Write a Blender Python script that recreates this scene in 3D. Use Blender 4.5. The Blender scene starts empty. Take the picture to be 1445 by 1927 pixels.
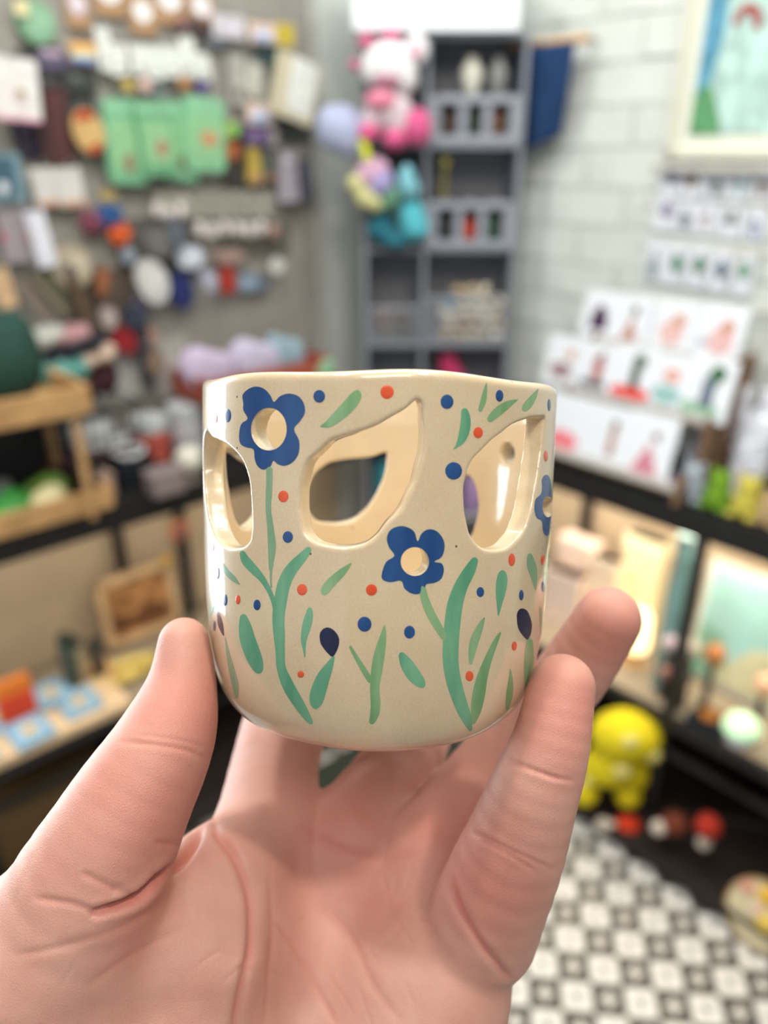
import bpy, bmesh, math, random
import numpy as np
from mathutils import Vector, Matrix

# ------------------------------------------------------------------ camera, world, lamps, exposure
SC = bpy.context.scene
COL = SC.collection
FPX = 1450.0
PITCH = math.radians(24.9)
CAMZ = 1.5
cam_d = bpy.data.cameras.new('camera')
cam = bpy.data.objects.new('camera', cam_d)
COL.objects.link(cam)
cam.location = (0, 0, CAMZ)
cam.rotation_euler = (math.pi / 2 - PITCH, 0, 0)
cam_d.sensor_fit = 'VERTICAL'
cam_d.sensor_height = 36.0
cam_d.lens = FPX / 1927 * 36.0
cam_d.clip_start = 0.02
cam_d.dof.use_dof = True
cam_d.dof.focus_distance = 0.172
cam_d.dof.aperture_fstop = cam_d.lens / 4.0
SC.camera = cam

world = bpy.data.worlds.new('world')
SC.world = world
world.use_nodes = True
wb = world.node_tree.nodes['Background']
wb.inputs[0].default_value = (0.80, 0.83, 0.86, 1)
wb.inputs[1].default_value = 0.22

SC.view_settings.view_transform = 'Standard'
SC.view_settings.look = 'None'
SC.view_settings.exposure = 0.0
SC.view_settings.gamma = 1.0
SC.view_settings.use_curve_mapping = False
SC.cycles.use_denoising = True
SC.cycles.max_bounces = 6

def area_lamp(name, loc, target, size, power, color, size_y=None):
    d = bpy.data.lights.new(name, 'AREA')
    d.energy = power
    d.color = color
    d.size = size
    if size_y:
        d.shape = 'RECTANGLE'
        d.size_y = size_y
    o = bpy.data.objects.new(name, d)
    COL.objects.link(o)
    o.location = loc
    o.rotation_euler = (Vector(target) - Vector(loc)).to_track_quat('-Z', 'Y').to_euler()
    return o

# left shop window, ceiling panel and spots, two added fills behind the camera
area_lamp('shop_window_light', (-1.345, 1.065, 1.30), (-0.676, 0.322, 1.30), 0.80, 25, (0.90, 0.96, 1.0), 1.35)
area_lamp('rear_left_fill', (-1.5, -1.3, 1.75), (0.0, 0.4, 1.35), 1.7, 3.5, (0.92, 0.97, 1.0), 1.6)  # unseen soft fill added behind the camera on the left, brightens the front
area_lamp('overhead_area_light', (0.1, 0.8, 2.75), (0.1, 0.9, 0), 1.0, 22, (1.0, 0.97, 0.93), 0.9)
area_lamp('overhead_area_light', (0.05, -0.9, 2.75), (0.0, 0.2, 1.35), 1.0, 13.5, (1.0, 0.96, 0.90), 0.6)  # fill added high behind the camera to lift the cup face and palm
area_lamp('ceiling_spot', (0.55, -0.2, 2.7), (0.15, 0.6, 1.2), 0.09, 9, (1.0, 0.86, 0.70))
area_lamp('ceiling_spot', (-0.45, 0.25, 2.7), (-0.1, 0.9, 1.2), 0.09, 8, (1.0, 0.93, 0.84))
area_lamp('ceiling_spot', (-0.6, 1.45, 2.65), (0.45, 2.0, 1.2), 0.16, 7, (1.0, 0.98, 0.95))
area_lamp('ceiling_spot', (0.8, 1.1, 2.65), (-0.1, 2.1, 1.2), 0.16, 6, (1.0, 0.98, 0.95))

# ------------------------------------------------------------------ helpers
CP, SP = math.cos(PITCH), math.sin(PITCH)
R3 = np.array([1.0, 0, 0]); F3 = np.array([0, CP, -SP]); U3 = np.array([0, SP, CP])
C3 = np.array([0, 0, CAMZ])

def ray(px, py):
    return (px - 722.5) / FPX * R3 - (py - 963.5) / FPX * U3 + F3

def W(px, py, z):
    """world point seen at a photo pixel at depth z along the optical axis"""
    return C3 + ray(px, py) * z

def srgb(c):
    return tuple(((v / 255) / 12.92 if v / 255 <= 0.04045 else (((v / 255) + 0.055) / 1.055) ** 2.4) for v in c)

_M = {}
def mat(c, rough=0.6, var=0.12, scale=60.0, spec=0.3, bump=0.0, metal=0.0, emit=0.0, trans=0.0, alpha=1.0, coat=0.0):
    """procedural material: colour (0-255 sRGB) broken up by noise"""
    key = (tuple(c), rough, var, scale, spec, bump, metal, emit, trans, alpha, coat)
    if key in _M:
        return _M[key]
    m = bpy.data.materials.new('surface')
    m.use_nodes = True
    nt = m.node_tree
    b = nt.nodes['Principled BSDF']
    lin = srgb(c)
    tc = nt.nodes.new('ShaderNodeTexCoord')
    nz = nt.nodes.new('ShaderNodeTexNoise')
    nz.inputs['Scale'].default_value = scale
    nz.inputs['Detail'].default_value = 3
    nt.links.new(tc.outputs['Object'], nz.inputs['Vector'])
    rp = nt.nodes.new('ShaderNodeValToRGB')
    rp.color_ramp.elements[0].position = 0.3
    rp.color_ramp.elements[1].position = 0.7
    rp.color_ramp.elements[0].color = tuple(max(0, v * (1 - var)) for v in lin) + (1,)
    rp.color_ramp.elements[1].color = tuple(min(1, v * (1 + var)) for v in lin) + (1,)
    nt.links.new(nz.outputs[0], rp.inputs[0])
    nt.links.new(rp.outputs[0], b.inputs['Base Color'])
    b.inputs['Roughness'].default_value = rough
    b.inputs['Specular IOR Level'].default_value = spec
    b.inputs['Metallic'].default_value = metal
    b.inputs['Transmission Weight'].default_value = trans
    b.inputs['Alpha'].default_value = alpha
    b.inputs['Coat Weight'].default_value = coat
    if emit:
        nt.links.new(rp.outputs[0], b.inputs['Emission Color'])
        b.inputs['Emission Strength'].default_value = emit
    if bump:
        bp = nt.nodes.new('ShaderNodeBump')
        bp.inputs['Strength'].default_value = bump
        bp.inputs['Distance'].default_value = 0.002
        nt.links.new(nz.outputs[0], bp.inputs['Height'])
        nt.links.new(bp.outputs[0], b.inputs['Normal'])
    _M[key] = m
    return m

def link(o):
    COL.objects.link(o)
    return o

def tag(o, label=None, cat=None, group=None, kind=None):
    if label: o['label'] = label
    if cat: o['category'] = cat
    if group: o['group'] = group
    if kind: o['kind'] = kind
    return o

def thing(name, label, cat, loc=(0, 0, 0), rot=None, group=None):
    o = bpy.data.objects.new(name, None)
    o.empty_display_size = 0.02
    link(o)
    if rot is not None:
        o.matrix_world = Matrix.Translation(Vector(loc)) @ rot.to_4x4()
    else:
        o.location = loc
    return tag(o, label, cat, group)

def mesh_np(name, v, f, m, parent=None, smooth=True):
    me = bpy.data.meshes.new(name)
    v = np.asarray(v, dtype=np.float32); 
    if isinstance(f, np.ndarray):
        n, k = f.shape
        me.vertices.add(len(v)); me.vertices.foreach_set('co', v.ravel())
        me.loops.add(n * k); me.loops.foreach_set('vertex_index', f.astype(np.int32).ravel())
        me.polygons.add(n)
        me.polygons.foreach_set('loop_start', np.arange(0, n * k, k, dtype=np.int32))
        me.polygons.foreach_set('loop_total', np.full(n, k, dtype=np.int32))
        me.update(calc_edges=True)
        me.validate()
    else:
        me.from_pydata([tuple(map(float, p)) for p in v], [], f)
    if smooth:
        me.polygons.foreach_set('use_smooth', np.ones(len(me.polygons), dtype=bool))
    me.materials.append(m)
    o = bpy.data.objects.new(name, me)
    link(o)
    if parent is not None:
        o.parent = parent
    return o

def bm_obj(name, bm, m, parent=None, loc=None, smooth=False):
    me = bpy.data.meshes.new(name)
    bm.to_mesh(me); bm.free()
    if smooth:
        me.polygons.foreach_set('use_smooth', np.ones(len(me.polygons), dtype=bool))
    me.materials.append(m)
    o = bpy.data.objects.new(name, me)
    link(o)
    if parent is not None: o.parent = parent
    if loc is not None: o.location = loc
    return o

# --- small shape builders in a bmesh (all in the local frame of the thing)
def add_box(bm, c, s, bevel=0.0, rz=0.0, ry=0.0, rx=0.0):
    r = bmesh.ops.create_cube(bm, size=1.0)
    vs = r['verts']
    M = Matrix.Translation(Vector(c)) @ Matrix.Rotation(rz, 4, 'Z') @ Matrix.Rotation(ry, 4, 'Y') @ Matrix.Rotation(rx, 4, 'X') @ Matrix.Diagonal((s[0], s[1], s[2], 1))
    bmesh.ops.transform(bm, matrix=M, verts=vs)
    if bevel:
        es = list({e for v in vs for e in v.link_edges})
        bmesh.ops.bevel(bm, geom=es, offset=bevel, segments=2, affect='EDGES', profile=0.6)
    return bm

def add_cyl(bm, a, b, r, r2=None, seg=16):
    a, b = Vector(a), Vector(b)
    d = b - a
    M = Matrix.Translation((a + b) / 2) @ d.to_track_quat('Z', 'Y').to_matrix().to_4x4()
    bmesh.ops.create_cone(bm, cap_ends=True, segments=seg, radius1=r, radius2=r if r2 is None else r2, depth=d.length, matrix=M)
    return bm

def add_ball(bm, c, r, s=(1, 1, 1), sub=2):
    M = Matrix.Translation(Vector(c)) @ Matrix.Diagonal((s[0], s[1], s[2], 1))
    bmesh.ops.create_icosphere(bm, subdivisions=sub, radius=r, matrix=M)
    return bm

def add_prism(bm, pts, y0, y1):
    """outline pts (x,z) extruded from y0 (front) to y1"""
    f = [bm.verts.new((p[0], y0, p[1])) for p in pts]
    b = [bm.verts.new((p[0], y1, p[1])) for p in pts]
    bm.faces.new(f); bm.faces.new(b[::-1])
    n = len(pts)
    for i in range(n):
        bm.faces.new((f[i], b[i], b[(i + 1) % n], f[(i + 1) % n]))
    bmesh.ops.recalc_face_normals(bm, faces=bm.faces)
    return bm

def add_lathe(bm, prof, seg=20):
    rings = []
    for r, z in prof:
        rings.append([bm.verts.new((r * math.cos(2 * math.pi * k / seg), r * math.sin(2 * math.pi * k / seg), z)) for k in range(seg)])
    for a, b in zip(rings, rings[1:]):
        for k in range(seg):
            bm.faces.new((a[k], a[(k + 1) % seg], b[(k + 1) % seg], b[k]))
    bm.faces.new(rings[0][::-1]); bm.faces.new(rings[-1])
    bmesh.ops.remove_doubles(bm, verts=bm.verts, dist=1e-6)
    bmesh.ops.recalc_face_normals(bm, faces=bm.faces)
    return bm

def B(): return bmesh.new()
def ell(w, h, n=16, cx=0, cz=0, a0=0.0):
    return [(cx + w * math.cos(a0 + 2 * math.pi * k / n), cz + h * math.sin(a0 + 2 * math.pi * k / n)) for k in range(n)]

# --- implicit surfaces: smooth unions turned into one quad mesh
def surface_nets(F, org, h):
    nx, ny, nz = F.shape
    S = F < 0
    cs = []
    for i in (0, 1):
        for j in (0, 1):
            for k in (0, 1):
                cs.append(((i, j, k), S[i:nx - 1 + i, j:ny - 1 + j, k:nz - 1 + k]))
    cnt = sum(c.astype(np.int8) for _, c in cs)
    act = (cnt > 0) & (cnt < 8)
    idx = np.full(act.shape, -1, dtype=np.int64)
    ii, jj, kk = np.nonzero(act)
    idx[ii, jj, kk] = np.arange(len(ii))
    P = np.zeros((len(ii), 3)); N = np.zeros(len(ii))
    corners = [c for c, _ in cs]
    for a in range(8):
        for b in range(a + 1, 8):
            ca, cb = corners[a], corners[b]
            if sum(abs(x - y) for x, y in zip(ca, cb)) != 1: continue
            fa = F[ii + ca[0], jj + ca[1], kk + ca[2]]; fb = F[ii + cb[0], jj + cb[1], kk + cb[2]]
            m = (fa < 0) != (fb < 0)
            t = np.where(m, fa / np.where(m, fa - fb, 1), 0)
            for d in range(3):
                P[:, d] += np.where(m, ca[d] + t * (cb[d] - ca[d]), 0)
            N += m
    P = (P / N[:, None] + np.stack([ii, jj, kk], 1)) * h + np.array(org)
    faces = []
    for ax in range(3):
        s0 = [slice(None)] * 3; s1 = [slice(None)] * 3
        s0[ax] = slice(0, F.shape[ax] - 1); s1[ax] = slice(1, F.shape[ax])
        A = S[tuple(s0)]; Bb = S[tuple(s1)]
        e = np.nonzero(A != Bb)
        e = [x for x in e]
        o1, o2 = (ax + 1) % 3, (ax + 2) % 3
        ok = (e[o1] > 0) & (e[o2] > 0) & (e[o1] < F.shape[o1] - 1) & (e[o2] < F.shape[o2] - 1)
        e = [x[ok] for x in e]
        flip = A[tuple(e)]
        q = []
        for d1, d2 in ((1, 1), (0, 1), (0, 0), (1, 0)):
            c = [x.copy() for x in e]; c[o1] -= d1; c[o2] -= d2
            q.append(idx[tuple(c)])
        q = np.stack(q, 1)
        q[~flip] = q[~flip][:, ::-1]
        faces.append(q)
    return P, np.concatenate(faces)

def smin(a, b, k):
    if k <= 0: return np.minimum(a, b)
    h = np.clip(0.5 + 0.5 * (b - a) / k, 0, 1)
    return b * (1 - h) + a * h - k * h * (1 - h)

def sd_cone(P, a, b, ra, rb):
    """tapered capsule"""
    a = np.asarray(a, float); b = np.asarray(b, float)
    ba = b - a; L2 = ba @ ba
    t = np.clip(((P - a) @ ba) / L2, 0, 1)
    d = P - a - t[..., None] * ba
    return np.sqrt((d * d).sum(-1)) - (ra + (rb - ra) * t)

def sd_ell(P, c, r, M=None):
    d = P - np.asarray(c, float)
    if M is not None: d = d @ M
    r = np.asarray(r, float)
    k0 = np.sqrt(((d / r) ** 2).sum(-1)); k1 = np.sqrt(((d / (r * r)) ** 2).sum(-1)) + 1e-9
    return k0 * (k0 - 1) / k1

def grid(lo, hi, h):
    ax = [np.arange(lo[i], hi[i] + h, h) for i in range(3)]
    return np.stack(np.meshgrid(*ax, indexing='ij'), -1)

def implicit(name, fn, lo, hi, h, m, parent=None, refine=1):
    G = grid(lo, hi, h)
    v, f = surface_nets(fn(G), lo, h)
    v = project(fn, v, h, refine)
    return mesh_np(name, v, f, m, parent)

def gradient(fn, v, e):
    g = np.stack([fn(v + np.eye(3)[i] * e) - fn(v - np.eye(3)[i] * e) for i in range(3)], -1) / (2 * e)
    return g

def project(fn, v, h, n=1):
    for _ in range(n):
        g = gradient(fn, v, h * 0.3)
        s = (g * g).sum(-1)
        d = fn(v)
        st = (d / np.maximum(s, 0.3))[:, None] * g
        st = np.clip(st, -h * 0.6, h * 0.6)
        v = v - st
    return v

def poly_sd(Q, poly):
    """signed distance of 2-D points Q (n,2) to a closed polygon (negative inside)"""
    poly = np.asarray(poly, float)
    d = np.full(len(Q), 1e9); s = np.zeros(len(Q), dtype=bool)
    for i in range(len(poly)):
        a = poly[i - 1]; b = poly[i]
        e = b - a; w = Q - a
        t = np.clip((w @ e) / max(e @ e, 1e-18), 0, 1)
        q = w - t[:, None] * e
        d = np.minimum(d, (q * q).sum(1))
        c = ((a[1] <= Q[:, 1]) != (b[1] <= Q[:, 1]))
        xi = a[0] + (Q[:, 1] - a[1]) * e[0] / (e[1] if abs(e[1]) > 1e-12 else 1e-12)
        s ^= c & (Q[:, 0] < xi)
    return np.sqrt(d) * np.where(s, -1, 1)

def spline(pts, n, closed=True):
    """Catmull-Rom through points of any dimension"""
    P = np.asarray(pts, float); m = len(P); out = []
    segs = m if closed else m - 1
    for i in range(segs):
        if closed:
            p0, p1, p2, p3 = P[i - 1], P[i], P[(i + 1) % m], P[(i + 2) % m]
        else:
            p0, p1, p2, p3 = P[max(i - 1, 0)], P[i], P[i + 1], P[min(i + 2, m - 1)]
        for k in range(n):
            t = k / n
            out.append(0.5 * ((2 * p1) + (p2 - p0) * t + (2 * p0 - 5 * p1 + 4 * p2 - p3) * t * t + (3 * p1 - p0 - 3 * p2 + p3) * t ** 3))
    if not closed: out.append(P[-1])
    return np.array(out)
# ------------------------------------------------------------------ the shop: two walls meeting in a corner, tiled floor
class Plane:
    def __init__(s, p, ang):
        s.p = np.array([p[0], p[1], 0.0]); s.ang = ang
        s.X = np.array([math.cos(ang), math.sin(ang), 0]); s.Y = np.array([-math.sin(ang), math.cos(ang), 0])
        s.M = Matrix.Rotation(ang, 3, 'Z')
    def on(s, px, py, off=0.0):
        r = ray(px, py); o = s.p - s.Y * off
        t = ((o - C3) @ s.Y) / (r @ s.Y)
        return C3 + r * t
    def at(s, x, off, z):
        """point at x along the wall (0 = corner), off in front of it, height z"""
        return s.p + s.X * x - s.Y * off + np.array([0, 0, z])
    def x(s, px, py, off=0.0):
        return (s.on(px, py, off) - s.p) @ s.X
    def size(s, px, py, w, h, off=0.0):
        P = s.on(px, py, off)
        def pr(q):
            r = q - C3; z = r @ F3
            return np.array([FPX * (r @ R3) / z, -FPX * (r @ U3) / z])
        a = abs((pr(P + s.X * .01) - pr(P - s.X * .01))[0]) / .02
        b = abs((pr(P + U3z * .01) - pr(P - U3z * .01))[1]) / .02
        return w / a, h / b
U3z = np.array([0, 0, 1.0])
CORNER = (.102, 2.406)
LW = Plane(CORNER, math.radians(42))
RW = Plane(CORNER, math.radians(-48))
TW = Plane((0, 2.0), 0.0)
def off_of(P, pl): return -float((np.asarray(P) - pl.p) @ pl.Y)
def on_z(px, py, z):
    r = ray(px, py); return C3 + r * ((z - CAMZ) / r[2])

WALL = mat((206, 212, 207), .85, .04, 8, .2, .1)
BRICK = mat((212, 218, 212), .7, .05, 14, .25, .9)
MORTAR = mat((200, 206, 200), .9, .06, 30, .1, .6)
BLACK = mat((30, 30, 30), .45, .15, 20)
OAK = mat((186, 148, 100), .55, .18, 18)
PALEWOOD = mat((206, 178, 138), .55, .12, 18)
STEEL = mat((170, 172, 172), .3, .05, 20, .5, 0, .9)
WHITE = mat((232, 234, 236), .6, .03, 20)
BEIGE = mat((190, 174, 148), .8, .06, 6)

def wall_box(name, pl, x0, x1, z0, z1, o0, o1, m):
    bm = B(); add_box(bm, ((x0 + x1) / 2, (o0 + o1) / 2, (z0 + z1) / 2), (abs(x1 - x0), abs(o1 - o0), z1 - z0))
    o = bm_obj(name, bm, m); o.matrix_world = Matrix.Translation(Vector(pl.p)) @ pl.M.to_4x4()
    return o
wl = wall_box('wall_left', LW, -2.9, 0.0, 0, 2.8, 0, .1, WALL); wl['kind'] = 'structure'
# tall shop window in the left wall, just outside the picture (the area lamp at its pane is its daylight)
wn = wall_box('window_1', LW, -2.40, -1.58, .50, 2.10, -.006, .0, mat((236, 240, 244), .3, .02)); wn['kind'] = 'structure'
for c, s in (((-1.99, -.02, .50), (.90, .06, .05)), ((-1.99, -.02, 2.10), (.90, .06, .05)), ((-1.56, -.02, 1.3), (.05, .06, 1.65)), ((-2.42, -.02, 1.3), (.05, .06, 1.65))):
    bm = B(); add_box(bm, c, s, .004); o = bm_obj('window_frame', bm, mat((60, 62, 64), .5), wn)
wr = wall_box('wall_right', RW, 0.0, 2.9, 0, 2.8, -.002, .1, MORTAR); wr['kind'] = 'structure'
random.seed(5)
BH, BL, MO = .085, .225, .0055
protos = []
for k in range(5):
    bm = B(); add_box(bm, (0, 0, 0), (BL - MO, .016, BH - MO))
    bmesh.ops.subdivide_edges(bm, edges=[e for e in bm.edges if abs((e.verts[0].co - e.verts[1].co).x) > .1], cuts=1)
    rs = random.Random(k)
    for v in bm.verts:
        if v.co.y < 0: v.co.y += rs.uniform(-.003, .002)
        v.co.z += rs.uniform(-.0022, .0022); v.co.x += rs.uniform(-.002, .002)
    me = bpy.data.meshes.new('brick'); bm.to_mesh(me); bm.free(); me.materials.append(BRICK); protos.append(me)
hm = {}
for k in range(5):      # cut brick for the corner end of every second course
    bm = B(); add_box(bm, (0, 0, 0), (BL / 2 - MO, .016, BH - MO)); me = bpy.data.meshes.new('brick'); bm.to_mesh(me); bm.free(); me.materials.append(BRICK); hm[k] = me
for r in range(-7, 11):
    z = 1.514 + BH * (r + .5)
    x = 0.0
    first = True
    while x < 1.75:
        if first and r % 2:
            me, L = hm[0], BL / 2
        else:
            me, L = random.choice(protos), BL
        first = False
        o = link(bpy.data.objects.new('brick', me)); o.parent = wr
        o.location = (x + L / 2, random.uniform(-.0015, .0015), z)
        x += L

# floor with small patterned tiles
def tile_mat(dark):
    m = bpy.data.materials.new('encaustic_tile'); m.use_nodes = True
    nt = m.node_tree; b = nt.nodes['Principled BSDF']; N = nt.nodes.new; L = nt.links.new
    tc = N('ShaderNodeTexCoord'); sp = N('ShaderNodeSeparateXYZ'); L(tc.outputs['Object'], sp.inputs[0])
    def mth(op, a, bb=None, c=None):
        n = N('ShaderNodeMath'); n.operation = op
        for i, v in enumerate((a, bb, c)):
            if v is None: continue
            if isinstance(v, (int, float)): n.inputs[i].default_value = v
            else: L(v, n.inputs[i])
        return n.outputs[0]
    ax = mth('ABSOLUTE', sp.outputs[0]); ay = mth('ABSOLUTE', sp.outputs[1])
    # four-armed star: product of distances small, inside a radius
    s = mth('ADD', mth('MULTIPLY', mth('MULTIPLY', ax, ay), 2600 if dark else 5200), mth('MULTIPLY', mth('ADD', ax, ay), 44 if dark else 58))
    st = mth('LESS_THAN', s, .80 if dark else .66)
    ring = mth('GREATER_THAN', mth('MAXIMUM', ax, ay), .0262)
    mx = N('ShaderNodeMixRGB'); mx.inputs[1].default_value = (*srgb((74, 72, 64) if dark else (232, 230, 222)), 1)
    mx.inputs[2].default_value = (*srgb((222, 218, 208) if dark else (92, 92, 86)), 1); L(st, mx.inputs[0])
    m2 = N('ShaderNodeMixRGB'); m2.inputs[2].default_value = (*srgb((150, 148, 138)), 1); L(mx.outputs[0], m2.inputs[1])
    L(mth('MULTIPLY', ring, .4), m2.inputs[0]); L(m2.outputs[0], b.inputs['Base Color'])
    b.inputs['Roughness'].default_value = .42
    return m
fl_ang = math.radians(-6)
bm = B(); add_box(bm, (0, 1.0, -.055), (7, 6, .1)); floor = bm_obj('floor', bm, mat((120, 118, 110), .6, .1, 30)); floor['kind'] = 'structure'
TS = .0615
tm = []
for dk in (0, 1):
    bm = B(); add_box(bm, (0, 0, 0), (TS - .0022, TS - .0022, .010), .0012)
    me = bpy.data.meshes.new('tile'); bm.to_mesh(me); bm.free(); me.materials.append(tile_mat(dk)); tm.append(me)
o0 = on_z(960 + 525 / 2.979, 1560 + 795 / 2.979, 0)          # a pale tile of the photograph
ca, sa = math.cos(fl_ang), math.sin(fl_ang)
def floor_material():      # the same chequer where the floor is too far off or out of view to lay single tiles
    m = bpy.data.materials.new('tiled_floor'); m.use_nodes = True
    nt = m.node_tree; b = nt.nodes['Principled BSDF']
    tc = nt.nodes.new('ShaderNodeTexCoord'); mp = nt.nodes.new('ShaderNodeMapping'); mp.vector_type = 'TEXTURE'
    mp.inputs['Location'].default_value = (o0[0] - (ca - sa) * TS / 2, o0[1] - (sa + ca) * TS / 2, -.5)
    mp.inputs['Rotation'].default_value = (0, 0, fl_ang); mp.inputs['Scale'].default_value = (TS, TS, 1)
    ck = nt.nodes.new('ShaderNodeTexChecker'); ck.inputs['Scale'].default_value = 1
    ck.inputs['Color1'].default_value = (*srgb((102, 99, 90)), 1); ck.inputs['Color2'].default_value = (*srgb((214, 212, 204)), 1)
    nt.links.new(tc.outputs['Object'], mp.inputs[0]); nt.links.new(mp.outputs[0], ck.inputs['Vector']); nt.links.new(ck.outputs[0], b.inputs['Base Color'])
    b.inputs['Roughness'].default_value = .45
    return m
floor.data.materials[0] = floor_material()
nt_ = 0
for i in range(-7, 9):
    for j in range(-4, 14):
        x = o0[0] + (i * ca - j * sa) * TS; y = o0[1] + (i * sa + j * ca) * TS
        n_off = -((np.array([x, y, 0]) - RW.p) @ RW.Y)
        if n_off < .30 or y < .62 or x < .12: continue
        o = link(bpy.data.objects.new('tile', tm[(i + j) % 2])); o.parent = floor
        o.location = (x, y, -.0005); o.rotation_euler = (0, 0, fl_ang); nt_ += 1

t = thing('dark_floor_sheet', 'dark green-grey sheet added on the corner floor to darken the gap between the fingers', 'mat', LW.at(-.68, .59, .0050), LW.M)  # dark sheet added so the floor between the fingers reads dark
bm = B(); add_box(bm, (0, 0, .004), (.56, .34, .008), .002); bm_obj('sheet_body', bm, mat((50, 56, 48), .95, .2, 90), t)
bm = B(); add_box(bm, (0, -.172, .004), (.58, .02, .009), .002); bm_obj('edge_binding', bm, mat((36, 38, 36), .8), t)
# baseboards
for nm, pl, a, b_ in (('baseboard_left', LW, -2.8, 0), ('baseboard_right', RW, 0, 2.8)):
    w = wall_box(nm, pl, a, b_, 0, .09, -.012, .0, mat((60, 55, 50), .6)); w['kind'] = 'structure'

# ------------------------------------------------------------------ black-edged display counters along both walls
def counter(name, pl, x0, x1, sgn, label, back_col, legs, blegs):
    t = thing(name, label, 'counter', pl.p, pl.M)
    def bx(nm, c, s, m, bev=.002):
        bm = B(); add_box(bm, c, s, bev); return bm_obj(nm, bm, m, t)
    cx, w = (x0 + x1) / 2, abs(x1 - x0)
    bx('counter_top', (cx, -.145, .838), (w, .29, .040), BLACK)
    bx('fascia', (cx, -.297, .832), (w, .012, .058), BLACK)
    bx('lower_shelf', (cx, -.15, .352), (w, .29, .022), mat((150, 138, 118), .6, .08, 20))
    bx('shelf_edge', (cx, -.298, .350), (w, .012, .034), BLACK)
    bx('base_shelf', (cx, -.20, .045), (w, .40, .03), mat((38, 30, 26), .6))
    bx('lower_rail', (cx, -.300, .270), (w, .014, .014), BLACK)
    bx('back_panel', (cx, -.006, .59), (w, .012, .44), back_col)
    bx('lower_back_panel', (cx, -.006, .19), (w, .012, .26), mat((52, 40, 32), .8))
    for x in legs:
        bx('leg', (x, -.288, .41), (.022, .022, .80), BLACK)
    for x in blegs:
        bx('leg', (x, -.03, .41), (.022, .022, .80), BLACK)
    return t
LXa = LW.x(225, 1030, .03); LXb = LW.x(352, 1080, .03)
counter('display_counter', LW, -1.53, -.34, 1, 'black-edged display counter along the left wall under the hooks', BEIGE, [-1.515], [LXa, LXb])
RXp = RW.x(1290, 1180, .288)
counter('display_counter', RW, .34, 2.3, 1, 'black-edged display counter along the white brick wall', BEIGE, [RXp, 2.2], [RW.x(1108, 930, .03)])
for pl, x0, x1 in ((LW, -1.6, -.5), (RW, .5, 1.5)):
    c = pl.at((x0 + x1) / 2, .20, .805)
    l = area_lamp('under_counter_light', tuple(c), tuple(c + np.array([0, 0, -1])), abs(x1 - x0), 1.7 if pl is LW else 5.0, (1.0, .84, .66), .03)
    l.rotation_euler = (0, 0, pl.ang)
# ------------------------------------------------------------------ the ceramic tealight cup
CUP_R = 0.045
_rr = ray(712, 821); _n = math.sqrt(_rr @ _rr)
cupY = _rr / _n
CUP_O = C3 + cupY * 0.203
_x = np.array([1.0, 0, 0]); _x = _x - (_x @ cupY) * cupY; _x /= np.linalg.norm(_x)
_z = np.cross(_x, cupY)
_ro = math.radians(1.2)
cupZ = _z * math.cos(_ro) + _x * math.sin(_ro)
cupX = np.cross(cupY, cupZ)
CUPM = np.stack([cupX, cupY, cupZ], 1)          # local -> world columns
cup = thing('ceramic_tealight_cup', 'hand-painted cream ceramic cup with leaf cutouts and blue flowers held in the hand', 'ceramic cup',
            CUP_O, Matrix([list(r) for r in CUPM]))

OUT = np.array([(0.0, -.0725), (.026, -.0725), (.0325, -.0717), (.0372, -.0693), (.0402, -.0655), (.0420, -.0605), (.0434, -.053), (.0443, -.044), (.0448, -.033), (.0451, -.020), (.0452, -.004), (.0453, .0136)])
THICK = .0050
OSP = spline(OUT, 8, False)
_oz = OSP[9:, 1]; _or = OSP[9:, 0]
def rout(z):
    return np.interp(z, _oz, _or)
def to_cup(p):
    return (np.asarray(p) - CUP_O) @ CUPM

def hit(px, py, back=False):
    """surface parameters (angle, height) of the cup where a line of sight meets its outer wall (or far inner wall)"""
    o = to_cup(C3); d = ray(px, py) @ CUPM
    ts = np.linspace(.12, .30, 900)
    P = o + ts[:, None] * d
    rr = np.hypot(P[:, 0], P[:, 1]) - (rout(P[:, 2]) - (THICK if back else 0))
    ins = np.nonzero(rr < 0)[0]
    if len(ins) == 0:
        i = int(np.argmin(rr)); p = P[i]
    else:
        i = ins[-1] if back else ins[0]
        j = min(i + 1, 899) if back else max(i - 1, 0)
        t = rr[i] / (rr[i] - rr[j]) if rr[i] != rr[j] else 0
        p = P[i] + (P[j] - P[i]) * t
    return math.atan2(p[0], -p[1]), p[2]

def Z1(pts): return [(340 + x / 3.803, 680 + y / 3.803) for x, y in pts]
def Z2(pts): return [(700 + x / 3.803, 680 + y / 3.803) for x, y in pts]
def Z3(pts): return [(360 + x / 3.803, 1020 + y / 3.803) for x, y in pts]
def Z4(pts): return [(700 + x / 3.803, 1020 + y / 3.803) for x, y in pts]
def epx(cx, cy, rx, ry, n=28, a=0.0):
    return [(cx + rx * math.cos(t) * math.cos(a) - ry * math.sin(t) * math.sin(a), cy + rx * math.cos(t) * math.sin(a) + ry * math.sin(t) * math.cos(a)) for t in [2 * math.pi * k / n for k in range(n)]]

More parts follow.
